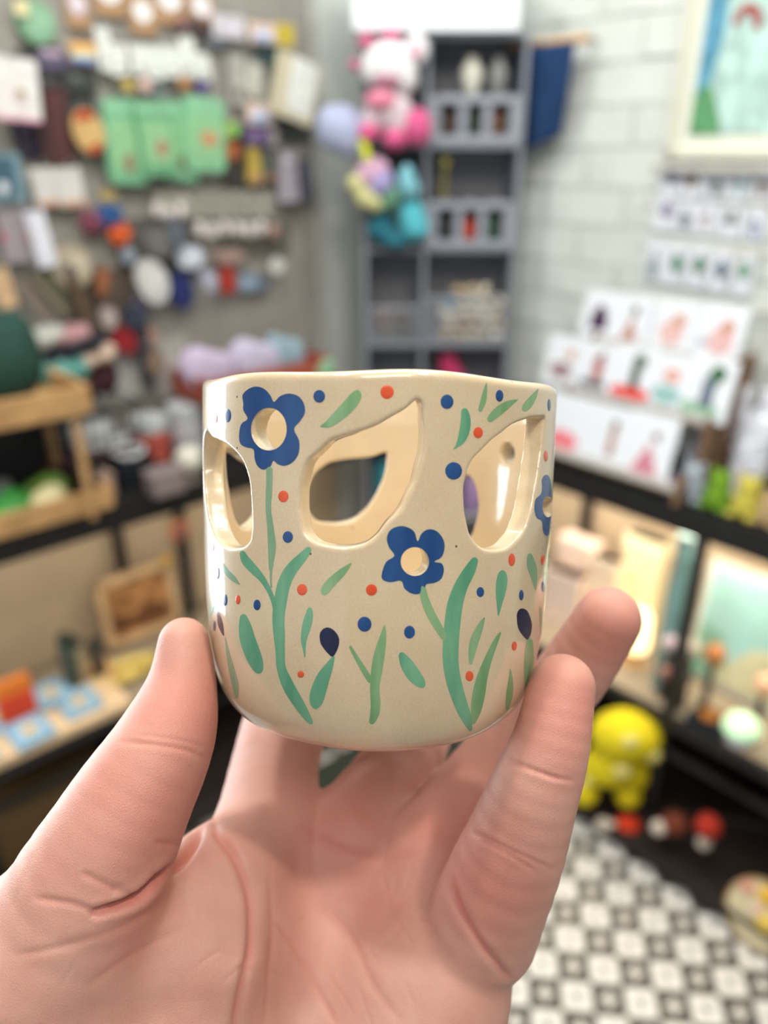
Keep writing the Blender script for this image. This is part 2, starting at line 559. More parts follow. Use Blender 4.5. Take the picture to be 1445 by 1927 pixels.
LEAF_M = [(690, 808), (629, 827), (598, 851), (578, 872), (567, 903), (564, 943), (566, 977), (573, 1001), (586, 1017), (605, 1025), (642, 1029), (682, 1024), (704, 1009), (728, 983), (754, 953), (771, 922), (786, 880), (796, 827), (795, 785), (791, 760), (785, 752), (777, 757), (748, 779)]
LEAF_R = Z2([(1235, 402), (1100, 418), (1000, 458), (900, 528), (800, 613), (720, 705), (672, 800), (656, 900), (657, 1050), (680, 1180), (720, 1275), (790, 1335), (860, 1350), (950, 1335), (1035, 1275), (1098, 1190), (1150, 1050), (1180, 900), (1208, 750), (1228, 600), (1242, 450)])
LEAF_L = Z1([(170, 500), (210, 545), (262, 562), (330, 602), (400, 662), (450, 742), (480, 840), (496, 950), (502, 1100), (502, 1225), (488, 1286), (440, 1325), (380, 1338), (330, 1330), (280, 1300), (232, 1240), (192, 1140), (166, 1000), (150, 800), (150, 600)])
BACK_M = Z1([(915, 970), (925, 900), (960, 820), (1030, 750), (1120, 712), (1300, 692)]) + Z2([(10, 680), (60, 662), (98, 655), (105, 690), (88, 800), (50, 900), (0, 1000)]) + Z1([(1310, 1078), (1235, 1135), (1130, 1158), (1000, 1145), (940, 1100), (915, 1040)])
BACK_L = Z1([(320, 630), (420, 650), (520, 720), (610, 800), (640, 900), (600, 1100), (500, 1195), (420, 1175), (370, 1080), (335, 900), (318, 750)])
BACK_R = Z2([(690, 815), (740, 900), (762, 1000), (755, 1100), (735, 1180), (710, 1245), (640, 1270), (560, 1150), (540, 980), (600, 850)])
BACK_O = epx(700 + 972 / 3.803, 680 + 660 / 3.803, 48 / 3.803, 75 / 3.803, 16)
FL1_C = (340 + 629 / 3.803, 680 + 485 / 3.803); FL1_R = (122 / 3.803, 148 / 3.803)
FL2_C = (700 + 303 / 3.803, 1020 + 137 / 3.803); FL2_R = (97 / 3.803, 99 / 3.803)
FL3_C = (700 + 1262 / 3.803, 680 + 1040 / 3.803); FL3_R = (34 / 3.803, 72 / 3.803)

def outline(px_pts, back=False, n=4):
    uv = np.array([hit(x, y, back) for x, y in px_pts])
    uv[:, 0] = np.unwrap(uv[:, 0])
    return spline(uv, n)
HOLES = [outline(LEAF_M), outline(LEAF_R), outline(LEAF_L), outline(BACK_M, True), outline(BACK_L, True), outline(BACK_R, True), outline(BACK_O, True, 2),
         outline(epx(*FL1_C, *FL1_R), n=2), outline(epx(*FL2_C, *FL2_R), n=2), outline(epx(*FL3_C, *FL3_R), n=2)]

# distance to the nearest cut-out, tabulated over the unrolled wall
NU, NZ = 1200, 370
_u = np.linspace(-math.pi, math.pi, NU); _zz = np.linspace(-.074, .018, NZ)
HM = np.full((NU, NZ), 0.02)
for H in HOLES:
    for sh in (-2 * math.pi, 0, 2 * math.pi):
        lo, hi = H[:, 0].min() + sh - .14, H[:, 0].max() + sh + .14
        iu = np.nonzero((_u > lo) & (_u < hi))[0]
        if len(iu) == 0: continue
        A, Bq = np.meshgrid(_u[iu], _zz, indexing='ij')
        Q = np.stack([A.ravel() * CUP_R, Bq.ravel()], 1)
        pol = np.stack([(H[:, 0] + sh) * CUP_R, H[:, 1]], 1)
        d = poly_sd(Q, pol).reshape(len(iu), NZ)
        HM[iu] = np.minimum(HM[iu], d)
OP = np.concatenate([OUT, [(.0453, .03), (0, .03)]])
def _prof_tab():
    rs = np.linspace(0, .052, 261); zs = np.linspace(-.08, .02, 501)
    A, Bq = np.meshgrid(rs, zs, indexing='ij')
    Q = np.stack([A.ravel(), Bq.ravel()], 1)
    sp = OSP
    o = poly_sd(Q, np.concatenate([[(-.03, -.0725)], sp, [(.0453, .05), (-.03, .05)]]))
    return o.reshape(A.shape)
PT = _prof_tab()
def bil(T, x, y):
    x = np.clip(x, 0, T.shape[0] - 1.001); y = np.clip(y, 0, T.shape[1] - 1.001)
    i = x.astype(int); j = y.astype(int); a = x - i; b = y - j
    return T[i, j] * (1 - a) * (1 - b) + T[i + 1, j] * a * (1 - b) + T[i, j + 1] * (1 - a) * b + T[i + 1, j + 1] * a * b
def smax(a, b, k): return -smin(-a, -b, k)
def cup_sdf(P):
    x, y, z = P[..., 0], P[..., 1], P[..., 2]
    r = np.hypot(x, y); th = np.arctan2(x, -y)
    wob = .00035 * np.sin(2 * th + 1.0) + .0002 * np.sin(5 * th) + .00012 * np.sin(9 * th + 2)
    o = bil(PT, (r - wob) / .0002, (z + .08) / .0002)
    top = z - (.0132 + .0004 * np.sin(th * 3 + 1.2) + .0003 * np.sin(th * 7))
    t = THICK - .0012 * np.clip((z - .004) / .009, 0, 1)
    shell = smax(o, -(o + t), .0012)
    shell = smax(shell, top, .0022)
    hd = bil(HM, (th + math.pi) / (2 * math.pi) * (NU - 1), (z + .074) / .092 * (NZ - 1))
    hd = hd + .00006 * np.sin(th * 31 + z * 700) + .00004 * np.sin(z * 1300 - th * 17)
    sc = np.clip(r / CUP_R, .3, 1.2)
    hd = np.where(r > .028, hd * sc, .01)
    return smax(shell, -hd, .0008)

def cup_material():
    m = bpy.data.materials.new('glazed_stoneware'); m.use_nodes = True
    nt = m.node_tree; b = nt.nodes['Principled BSDF']
    tc = nt.nodes.new('ShaderNodeTexCoord')
    n1 = nt.nodes.new('ShaderNodeTexNoise'); n1.inputs['Scale'].default_value = 55; n1.inputs['Detail'].default_value = 4
    n2 = nt.nodes.new('ShaderNodeTexNoise'); n2.inputs['Scale'].default_value = 2600; n2.inputs['Detail'].default_value = 2
    vo = nt.nodes.new('ShaderNodeTexVoronoi'); vo.inputs['Scale'].default_value = 170
    for n in (n1, n2, vo): nt.links.new(tc.outputs['Object'], n.inputs['Vector'])
    r1 = nt.nodes.new('ShaderNodeValToRGB')
    r1.color_ramp.elements[0].position = .3; r1.color_ramp.elements[1].position = .75
    r1.color_ramp.elements[0].color = (*srgb((213, 192, 157)), 1); r1.color_ramp.elements[1].color = (*srgb((224, 206, 172)), 1)
    nt.links.new(n1.outputs[0], r1.inputs[0])
    mx = nt.nodes.new('ShaderNodeMixRGB'); mx.blend_type = 'OVERLAY'; mx.inputs[0].default_value = .22
    nt.links.new(r1.outputs[0], mx.inputs[1]); nt.links.new(n2.outputs[0], mx.inputs[2])
    # tiny dark iron specks, few
    r2 = nt.nodes.new('ShaderNodeValToRGB')
    r2.color_ramp.elements[0].position = .035; r2.color_ramp.elements[1].position = .05
    r2.color_ramp.elements[0].color = (1, 1, 1, 1); r2.color_ramp.elements[1].color = (0, 0, 0, 1)
    nt.links.new(vo.outputs['Distance'], r2.inputs[0])
    sel = nt.nodes.new('ShaderNodeMath'); sel.operation = 'GREATER_THAN'; sel.inputs[1].default_value = .62
    sx = nt.nodes.new('ShaderNodeSeparateColor'); nt.links.new(vo.outputs['Color'], sx.inputs[0])
    nt.links.new(sx.outputs[0], sel.inputs[0])
    mu = nt.nodes.new('ShaderNodeMath'); mu.operation = 'MULTIPLY'
    nt.links.new(r2.outputs[0], mu.inputs[0]); nt.links.new(sel.outputs[0], mu.inputs[1])
    m2 = nt.nodes.new('ShaderNodeMixRGB'); m2.inputs[2].default_value = (*srgb((70, 55, 45)), 1)
    nt.links.new(mu.outputs[0], m2.inputs[0]); nt.links.new(mx.outputs[0], m2.inputs[1])
    nt.links.new(m2.outputs[0], b.inputs['Base Color'])
    b.inputs['Roughness'].default_value = .34
    b.inputs['Specular IOR Level'].default_value = .5
    b.inputs['Coat Weight'].default_value = 1.0; b.inputs['Coat IOR'].default_value = 1.6; b.inputs['Coat Roughness'].default_value = .07
    b.inputs['Subsurface Weight'].default_value = .08; b.inputs['Subsurface Scale'].default_value = .002
    bp = nt.nodes.new('ShaderNodeBump'); bp.inputs['Strength'].default_value = .25; bp.inputs['Distance'].default_value = .0006
    nt.links.new(n1.outputs[0], bp.inputs['Height']); nt.links.new(bp.outputs[0], b.inputs['Normal'])
    bp2 = nt.nodes.new('ShaderNodeBump'); bp2.inputs['Strength'].default_value = .10; bp2.inputs['Distance'].default_value = .0003
    n3 = nt.nodes.new('ShaderNodeTexNoise'); n3.inputs['Scale'].default_value = 420; nt.links.new(tc.outputs['Object'], n3.inputs['Vector'])
    nt.links.new(n3.outputs[0], bp2.inputs['Height']); nt.links.new(bp2.outputs[0], b.inputs['Coat Normal'])
    return m
implicit('cup_body', cup_sdf, (-.049, -.049, -.0755), (.049, .049, .017), .00052, cup_material(), cup, 2)

# --- painted marks: thin raised brush strokes of coloured glaze, each following the wall
def surf(th, z, off):
    r = rout(z) + off + .00035 * math.sin(2 * th + 1.0) + .0002 * math.sin(5 * th) + .00012 * math.sin(9 * th + 2)
    return (r * math.sin(th), -r * math.cos(th), z)
LIFT = .00004
def glaze(c, c2=None):
    """streaky brushed glaze"""
    m = bpy.data.materials.new('painted_glaze'); m.use_nodes = True
    nt = m.node_tree; b = nt.nodes['Principled BSDF']
    tc = nt.nodes.new('ShaderNodeTexCoord'); n1 = nt.nodes.new('ShaderNodeTexNoise'); n1.inputs['Scale'].default_value = 150; n1.inputs['Detail'].default_value = 5
    mp = nt.nodes.new('ShaderNodeMapping'); mp.inputs['Scale'].default_value = (1.6, 1, .35)
    nt.links.new(tc.outputs['Object'], mp.inputs[0]); nt.links.new(mp.outputs[0], n1.inputs['Vector'])
    r = nt.nodes.new('ShaderNodeValToRGB'); r.color_ramp.elements[0].position = .36; r.color_ramp.elements[1].position = .68
    r.color_ramp.elements[0].color = (*srgb(c), 1); r.color_ramp.elements[1].color = (*srgb(c2 or c), 1)
    nt.links.new(n1.outputs[0], r.inputs[0]); nt.links.new(r.outputs[0], b.inputs['Base Color'])
    b.inputs['Roughness'].default_value = .3; b.inputs['Coat Weight'].default_value = .35; b.inputs['Coat Roughness'].default_value = .06
    return m
G_BLUE = glaze((28, 70, 126), (44, 88, 144)); G_NAVY = glaze((6, 14, 50), (14, 26, 72)); G_RED = glaze((222, 82, 46), (232, 98, 60))
G_GRN = [glaze((88, 156, 122), (122, 180, 144)), glaze((112, 160, 110), (146, 184, 138)), glaze((118, 160, 124), (150, 182, 148))]

def patch(name, rings, m, height, label=None):
    """rings: list of closed px rings from the rim inwards, last one may be a single point"""
    vs, fs = [], []
    nr = len(rings); n = len(rings[0])
    for i, rg in enumerate(rings):
        f = i / max(nr - 1, 1)
        off = LIFT + height * math.sin(min(f * 1.2, 1) * math.pi / 2)
        for (x, y) in rg:
            th, z = hit(x, y)
            vs.append(surf(th, z, off))
    st = 0
    for i in range(nr - 1):
        a, b = st, st + n
        if len(rings[i + 1]) == 1:
            for k in range(n): fs.append((a + k, a + (k + 1) % n, b))
        else:
            for k in range(n): fs.append((a + k, a + (k + 1) % n, b + (k + 1) % n, b + k))
        st = b
    o = mesh_np(name, vs, fs, m, cup)
    bm = B(); bm.from_mesh(o.data)
    bmesh.ops.recalc_face_normals(bm, faces=bm.faces)
    c = Vector((0, 0, -.02))
    s = sum((f.normal.dot((f.calc_center_median() - c).normalized()) for f in bm.faces))
    if s < 0: bmesh.ops.reverse_faces(bm, faces=bm.faces)
    bm.to_mesh(o.data); bm.free()
    if label: o['label'] = label
    return o

def dot(cx, cy, rx, ry=None, m=G_BLUE, label=None):
    ry = ry or rx
    rings = [epx(cx, cy, rx * s, ry * s, 18) for s in (1.0, .85, .55)] + [[(cx, cy)]]
    patch('painted_dot', rings, m, .00007, label)

def stroke(pts, m, name='painted_leaf', label=None):
    """brush stroke along px points (x, y, width)"""
    S = spline(np.array(pts, float), 9, False)
    T = np.gradient(S[:, :2], axis=0); T /= np.linalg.norm(T, axis=1)[:, None] + 1e-9
    Nn = np.stack([-T[:, 1], T[:, 0]], 1)
    w = np.maximum(S[:, 2], .4) / 2
    al = np.concatenate([[0], np.cumsum(np.linalg.norm(np.diff(S[:, :2], axis=0), axis=1))])
    for d in (al, al[-1] - al):
        q_ = np.clip(d / np.maximum(w * .9, .5), 0, 1)
        w = w * np.maximum(np.sqrt(1 - (1 - q_) ** 2), .06)
    vs, fs = [], []
    ks = (-1, -.6, 0, .6, 1)
    for i in range(len(S)):
        for k in ks:
            th, z = hit(S[i, 0] + Nn[i, 0] * w[i] * k, S[i, 1] + Nn[i, 1] * w[i] * k)
            off = LIFT + .00001 * (1 - abs(k))
            vs.append(surf(th, z, off))
    q = len(ks)
    for i in range(len(S) - 1):
        for k in range(q - 1):
            fs.append((i * q + k, i * q + k + 1, (i + 1) * q + k + 1, (i + 1) * q + k))
    o = mesh_np(name, vs, fs, m, cup)
    bm = B(); bm.from_mesh(o.data)
    s = sum(f.normal.x * f.calc_center_median().x + f.normal.y * f.calc_center_median().y for f in bm.faces)
    if s < 0: bmesh.ops.reverse_faces(bm, faces=bm.faces)
    bm.to_mesh(o.data); bm.free()
    if label: o['label'] = label
    return o

def flower(out_px, hole_c, hole_r, label):
    O = spline(out_px, 4)
    n = len(O)
    I = []
    for x, y in O:                                   # matching point on the hole edge
        a = math.atan2((y - hole_c[1]) / hole_r[1], (x - hole_c[0]) / hole_r[0])
        I.append((hole_c[0] + hole_r[0] * 1.03 * math.cos(a), hole_c[1] + hole_r[1] * 1.03 * math.sin(a)))
    I = np.array(I); 
    cen = np.array(hole_c)
    rings = [list(map(tuple, O * (1 - s) + I * s)) for s in (0, .12, .35, .6, .8, 1.0)]
    return patch('painted_flower', rings, G_BLUE, .00001, label)

flower(Z1([(450, 300), (445, 240), (490, 195), (545, 180), (600, 200), (640, 245), (665, 290), (705, 250), (770, 230), (840, 250), (880, 305), (885, 370), (850, 430), (808, 485), (845, 570), (840, 660), (800, 720), (740, 748), (690, 735), (660, 712), (640, 750), (590, 775), (550, 750), (530, 700), (520, 630), (470, 615), (430, 590), (420, 530), (435, 450), (480, 410), (450, 350)]),
       FL1_C, FL1_R, 'large five-petalled blue flower around the upper left round hole')
flower(Z2([(105, 1262), (130, 1205), (190, 1178), (250, 1185), (300, 1220), (322, 1285), (350, 1230), (400, 1200), (460, 1215), (505, 1275), (512, 1340), (490, 1400)]) +
       Z4([(440, 138), (490, 150), (508, 195), (490, 260), (440, 290), (385, 300), (370, 340), (330, 368), (280, 365), (230, 330), (205, 275), (130, 285), (75, 265), (70, 220), (100, 140), (158, 95), (120, 35)]),
       FL2_C, FL2_R, 'blue flower around the round hole below the middle leaf cutout')
flower(Z2([(1222, 850), (1243, 815), (1268, 820), (1283, 870), (1287, 920), (1298, 980), (1302, 1080), (1295, 1150), (1278, 1220), (1252, 1250), (1230, 1215), (1222, 1145), (1185, 1120), (1168, 1060), (1175, 990), (1215, 950), (1225, 900)]),
       FL3_C, FL3_R, 'blue flower near the right edge of the cup')
g0, g1, g2 = G_GRN
for c, f in ((Z1, [(990, 250, 43, 46), (337, 388, 26, 48), (763, 1258, 37, 42)]), (Z2, [(530, 290, 46, 52), (902, 247, 28, 42), (577, 783, 60, 63), (1274, 312, 11, 44)]),
             (Z3, [(186, 222, 15, 44), (243, 415, 16, 42), (470, 450, 25, 38), (158, 600, 11, 38), (1240, 585, 50, 54)]), (Z4, [(765, 355, 27, 36), (1069, 380, 18, 38), (265, 641, 39, 46), (1227, 320, 9, 38)])):
    for x, y, rx, ry in f:
        q = c([(x, y)])[0]; dot(q[0], q[1], rx / 3.803, ry / 3.803)
for c, f in ((Z1, [(247, 412, 14, 32), (731, 967, 37, 42)]), (Z2, [(107, 220, 48, 50), (750, 510, 34, 40), (1251, 678, 14, 40)]),
             (Z3, [(147, 35, 13, 36), (336, 412, 18, 34), (790, 342, 37, 41), (1289, 340, 40, 41), (780, 948, 24, 25)]), (Z4, [(994, 126, 25, 46), (1017, 744, 20, 33), (688, 955, 28, 37), (1228, 128, 14, 38)])):
    for x, y, rx, ry in f:
        q = c([(x, y)])[0]; dot(q[0], q[1], rx / 3.803, ry / 3.803, G_RED)
def zs(c, pts, m, name='painted_leaf', label=None):
    q = c([(p[0], p[1]) for p in pts])
    stroke([(a, b, p[2] / 3.803) for (a, b), p in zip(q, pts)], m, name, label)
# stems
zs(Z1, [(632, 755, 46), (632, 850, 44), (628, 950, 44), (625, 1060, 38), (640, 1200, 46), (650, 1320, 56), (645, 1420, 40), (640, 1500, 22)], g2, 'painted_stem')
zs(Z3, [(570, 170, 20), (566, 250, 14), (570, 330, 12)], g2, 'painted_stem')
zs(Z3, [(362, 62, 30), (390, 130, 62), (450, 200, 60), (510, 270, 44), (560, 360, 34), (590, 440, 36), (610, 540, 40)], g0)
zs(Z3, [(850, 40, 40), (790, 110, 68), (710, 200, 88), (660, 300, 92), (635, 420, 90), (620, 540, 86), (625, 660, 80), (632, 780, 66), (640, 900, 64), (690, 1030, 84), (760, 1150, 78), (830, 1260, 52), (862, 1305, 20)], g0, 'painted_stem')
zs(Z4, [(355, 310, 40), (372, 400, 56), (410, 500, 62), (465, 600, 58), (520, 690, 48)], g1, 'painted_stem')
zs(Z4, [(735, 108, 40), (690, 200, 82), (630, 310, 96), (590, 430, 108), (570, 560, 112), (558, 700, 112), (555, 840, 110), (575, 980, 106), (615, 1120, 96), (660, 1240, 78), (700, 1350, 24)], g0, 'painted_stem')
zs(Z3, [(1135, 740, 18), (1180, 820, 30), (1240, 920, 40), (1290, 1000, 42)], g1)
zs(Z3, [(1382, 590, 8), (1370, 680, 48), (1345, 800, 76), (1325, 920, 78), (1312, 1040, 66), (1318, 1150, 68), (1310, 1230, 62), (1285, 1298, 34)], g1)
zs(Z4, [(912, 642, 14), (870, 720, 40), (820, 840, 56), (780, 960, 76), (755, 1080, 90), (735, 1200, 74), (715, 1300, 20)], g1)
# loose leaves
zs(Z1, [(995, 466, 4), (1060, 445, 54), (1140, 380, 84), (1210, 310, 92), (1255, 250, 80), (1270, 205, 36)], g1)
zs(Z2, [(650, 335, 40), (662, 410, 68), (655, 490, 72), (632, 560, 56), (600, 605, 24), (575, 630, 4)], g0)
zs(Z2, [(808, 155, 6), (798, 220, 30), (785, 290, 40), (760, 362, 26)], g1)
zs(Z2, [(1040, 272, 6), (960, 310, 52), (890, 360, 66), (820, 428, 40)], g1)
zs(Z2, [(1195, 195, 6), (1155, 260, 48), (1110, 315, 60), (1075, 352, 34)], g1)
zs(Z3, [(370, 515, 36), (385, 600, 86), (405, 700, 108), (440, 800, 110), (470, 880, 90), (490, 940, 44)], g0)
zs(Z3, [(240, 680, 6), (262, 800, 26), (290, 920, 44), (315, 1030, 48), (325, 1118, 16)], g2)
zs(Z3, [(1148, 148, 8), (1085, 210, 52), (1010, 280, 66), (960, 340, 66), (945, 380, 34)], g1)
zs(Z3, [(848, 468, 28), (838, 540, 62), (818, 620, 62), (802, 700, 42), (805, 770, 20), (810, 828, 6)], g0)
zs(Z3, [(1022, 815, 14), (985, 890, 60), (940, 980, 98), (905, 1080, 110), (890, 1150, 92), (885, 1196, 40)], g0)
zs(Z3, [(215, 150, 20), (250, 210, 36), (300, 260, 38), (350, 305, 6)], g2)
zs(Z3, [(150, 180, 8), (143, 260, 16), (138, 330, 8)], g2)
zs(Z3, [(170, 385, 8), (145, 460, 30), (118, 535, 12)], g2)
zs(Z4, [(925, 200, 44), (922, 270, 80), (912, 360, 72), (902, 450, 36), (895, 528, 6)], g0)
zs(Z4, [(1130, 80, 26), (1145, 160, 68), (1165, 240, 50), (1180, 345, 6)], g2)
zs(Z4, [(795, 535, 10), (760, 610, 48), (725, 700, 62), (705, 790, 48), (697, 872, 16)], g1)
zs(Z4, [(200, 785, 30), (240, 860, 86), (290, 940, 98), (340, 1000, 76), (368, 1035, 30)], g0)
zs(Z4, [(988, 905, 6), (992, 990, 34), (985, 1090, 52), (968, 1205, 22)], g1)
zs(Z4, [(1135, 690, 36), (1132, 780, 62), (1128, 880, 64), (1125, 980, 52), (1118, 1080, 30)], g1)
zs(Z4, [(1207, 460, 8), (1215, 560, 18), (1215, 660, 16), (1205, 770, 6)], g2)
zs(Z4, [(1272, 40, 12), (1268, 130, 14), (1262, 230, 12), (1255, 330, 6)], g0)
# dark buds
zs(Z3, [(965, 612, 90), (975, 660, 122), (992, 710, 138), (1003, 765, 96), (1010, 820, 20)], G_NAVY, 'painted_bud')
zs(Z3, [(183, 490, 8), (195, 540, 30), (208, 600, 38), (230, 672, 8)], G_NAVY, 'painted_bud')
zs(Z4, [(1062, 478, 64), (1082, 530, 98), (1098, 600, 108), (1112, 660, 66), (1118, 700, 12)], G_NAVY, 'painted_bud')
# ------------------------------------------------------------------ the hand: one continuous surface
def hp(px, py, z):
    return W(px, py, z)
def rp(r, z): return r / FPX * z
def chain(*n, sub=4):
    """nodes (px, py, radius px, centre depth) -> list of tapered capsules"""
    n = spline(np.array(n, float), sub, False)
    q = [(hp(a, b, d), rp(r, d)) for a, b, r, d in n]
    return [(q[i][0], q[i + 1][0], q[i][1], q[i + 1][1]) for i in range(len(q) - 1)]
THUMB = chain((345, 1210, 47, .190), (342, 1290, 64, .188), (315, 1385, 90, .184), (250, 1505, 112, .180), (185, 1630, 134, .180), (105, 1790, 160, .182))
INDEX = chain((505, 1560, 100, .228), (518, 1440, 82, .245), (548, 1330, 78, .262), (590, 1215, 66, .268), (622, 1130, 54, .262))
MIDDLE = chain((660, 1580, 96, .230), (752, 1440, 74, .250), (785, 1330, 74, .268), (770, 1215, 68, .275), (745, 1120, 54, .266))
RING = chain((800, 1610, 92, .226), (905, 1475, 76, .240), (1010, 1350, 68, .238), (1090, 1250, 66, .228), (1144, 1166, 61, .220))
PINKY = chain((905, 1745, 106, .203), (955, 1622, 98, .193), (1001, 1500, 84, .187), (1037, 1395, 72, .186), (1058, 1292, 61, .188))
PALM = (chain((320, 1800, 150, .196), (280, 2050, 190, .192), (360, 2330, 200, .190), sub=1) + chain((190, 1680, 120, .184), (100, 1800, 160, .184), (120, 2080, 200, .188), (330, 2330, 200, .19), sub=1) +
        chain((425, 1650, 105, .206), (390, 1790, 120, .198), sub=1) + chain((505, 1570, 96, .226), (480, 1780, 110, .215), (440, 2050, 150, .205), sub=1) +
        chain((655, 1590, 96, .231), (620, 1800, 105, .221), (520, 2150, 150, .207), sub=1) + chain((795, 1620, 96, .226), (740, 1820, 105, .216), (600, 2200, 150, .205), sub=1) +
        chain((890, 1745, 88, .207), (842, 1900, 90, .203), (765, 2120, 120, .200), (640, 2330, 170, .196), sub=1) + chain((800, 1850, 110, .206), (730, 2100, 150, .200), (560, 2330, 200, .196), sub=1))
FORE = chain((380, 2330, 210, .192), (380, 2700, 225, .175), (385, 3200, 235, .150)) + chain((600, 2330, 200, .196), (590, 2700, 215, .178), (560, 3200, 225, .152))

def group_sdf(G, prims, k, pad=.010, far=.03):
    out = np.full(G.shape[:-1], far)
    flat = G.ndim == 4
    for a, b, ra, rb in prims:
        R = max(ra, rb) + pad
        lo = np.minimum(a, b) - R; hi = np.maximum(a, b) + R
        if flat:
            o = G[0, 0, 0]; h = G[1, 1, 1] - o
            i0 = np.maximum(np.floor((lo - o) / h).astype(int), 0); i1 = np.minimum(np.ceil((hi - o) / h).astype(int) + 1, G.shape[:3])
            if (i1 <= i0).any(): continue
            s = tuple(slice(i0[d], i1[d]) for d in range(3))
            out[s] = smin(out[s], sd_cone(G[s], a, b, ra, rb), k)
        else:
            m = ((G > lo) & (G < hi)).all(-1)
            if m.any():
                out[m] = smin(out[m], sd_cone(G[m], a, b, ra, rb), k)
    return out

def hand_sdf(G):
    palm = group_sdf(G, PALM + FORE, .011, .014)
    res = palm
    f = [(THUMB, .0004, .0026), (INDEX, .0004, .004), (MIDDLE, .0004, .004), (RING, .0004, .004), (PINKY, .0004, .0022)]
    tot = None
    for pr, kin, kp in f:
        d = smin(palm, group_sdf(G, pr, kin), kp)
        tot = d if tot is None else np.minimum(tot, d)
    return tot

def build_hand():
    h = .00100
    allp = PALM + FORE + THUMB + INDEX + MIDDLE + RING + PINKY
    pts = np.array([p for q in allp for p in q[:2]])
    lo = pts.min(0) - .03; hi = pts.max(0) + .03
    lo[2] = max(lo[2], W(500, 2950, .165)[2])
    G = grid(lo, hi, h).astype(np.float64)
    F = hand_sdf(G)
    # close the open end of the wrist with a flat cut well below the frame
    F[:, :, 0] = .01; F[0] = .01; F[-1] = .01; F[:, 0] = .01; F[:, -1] = .01
    v, f = surface_nets(F, lo, h)
    keep = v[:, 2] > lo[2] + 2.5 * h
    v2 = project(hand_sdf, v, h, 1)
    v = np.where(keep[:, None], v2, v)
    return v, f

hv, hf = build_hand()
# one subdivision of the part in view for creases
def subdivide(v, f):
    e = np.concatenate([f[:, [0, 1]], f[:, [1, 2]], f[:, [2, 3]], f[:, [3, 0]]])
    es = np.sort(e, 1)
    key = es[:, 0] * (len(v) + 1) + es[:, 1]
    uq, first, inv = np.unique(key, return_index=True, return_inverse=True)
    mid = (v[es[first, 0]] + v[es[first, 1]]) / 2
    cen = v[f].mean(1)
    n = len(f); o = len(v)
    m = inv.reshape(4, n).T + o
    c = np.arange(n) + o + len(uq)
    nf = np.concatenate([np.stack([f[:, i], m[:, i], c, m[:, i - 1]], 1) for i in range(4)])
    return np.concatenate([v, mid, cen]), nf
hv, hf = subdivide(hv, hf)
_g = project(hand_sdf, hv, .0005, 1)
hv = np.where((hv[:, 2] > hv[:, 2].min() + .004)[:, None], _g, hv)
_ed = np.concatenate([hf[:, [0, 1]], hf[:, [1, 2]], hf[:, [2, 3]], hf[:, [3, 0]]])
_dg = np.bincount(_ed[:, 0], minlength=len(hv)) + np.bincount(_ed[:, 1], minlength=len(hv))
for _w in (.6, -.3) * 7:      # even out the joints between segments
    _av = np.stack([np.bincount(_ed[:, 0], hv[_ed[:, 1], d], len(hv)) + np.bincount(_ed[:, 1], hv[_ed[:, 0], d], len(hv)) for d in range(3)], 1) / np.maximum(_dg, 1)[:, None]
    hv = hv + _w * (_av - hv)
hn = gradient(hand_sdf, hv, .0004); hn /= np.linalg.norm(hn, axis=1)[:, None] + 1e-9
# creases: grooves pressed into the palm side (px polyline, depth mm, width px)
CREASES = [([(402, 1480), (405, 1560), (440, 1610), (470, 1690), (472, 1780), (455, 1860), (442, 1940), (440, 2040)], .9, 9),
           ([(385, 1545), (350, 1610), (300, 1655), (262, 1688), (225, 1705), (165, 1722)], 3.0, 8),
           ([(505, 1640), (512, 1740), (505, 1840), (498, 1940)], .35, 6),
           ([(510, 1720), (560, 1790), (600, 1870), (640, 1940)], .35, 7),
           ([(845, 1640), (862, 1700), (900, 1770), (940, 1820), (965, 1850)], .8, 8),
           ([(560, 1545), (640, 1600), (720, 1615), (800, 1600)], .35, 12),
           ([(600, 1700), (660, 1760), (700, 1850), (760, 1930)], .3, 9),
           ([(220, 1395), (290, 1402), (350, 1412), (400, 1432)], .22, 5), ([(255, 1383), (330, 1392), (400, 1410)], .12, 4),
           ([(290, 1585), (330, 1590), (372, 1588)], .3, 6),
           ([(945, 1425), (985, 1440), (1040, 1462), (1085, 1470)], .22, 4.5), ([(950, 1437), (1000, 1450), (1060, 1470)], .22, 5),
           ([(885, 1565), (930, 1585), (985, 1612), (1050, 1640)], .25, 5), ([(900, 1580), (950, 1605), (1010, 1640)], .25, 5),
           ([(150, 1640), (200, 1665), (262, 1690)], .3, 8), ([(60, 1690), (130, 1700), (200, 1722)], .3, 7),
           ([(20, 1800), (120, 1780), (230, 1745), (300, 1700)], .25, 8), ([(160, 1860), (260, 1790), (360, 1740)], .2, 8)]
_rc = random.Random(4)
for _k in range(46):      # fine lines of the palm and thumb
    cx_, cy_ = _rc.uniform(40, 800), _rc.uniform(1640, 1990)
    an = _rc.choice([1.2, 1.5, 1.9, 2.3, .3]) + _rc.uniform(-.25, .25); ln = _rc.uniform(40, 130)
    dx_, dy_ = math.cos(an) * ln / 2, math.sin(an) * ln / 2; bnd = _rc.uniform(-4, 4)
    CREASES.append(([(cx_ - dx_, cy_ - dy_), (cx_ + bnd, cy_ + bnd * .4), (cx_ + dx_, cy_ + dy_)], _rc.uniform(.05, .12), _rc.uniform(3.5, 5)))
rel = hv - C3
zc = rel @ F3
hpx = np.stack([722.5 + FPX * (rel @ R3) / zc, 963.5 - FPX * (rel @ U3) / zc], 1)
face = np.clip(-(hn * (rel / np.linalg.norm(rel, axis=1)[:, None])).sum(1) * 2, 0, 1)
disp = np.zeros(len(hv))
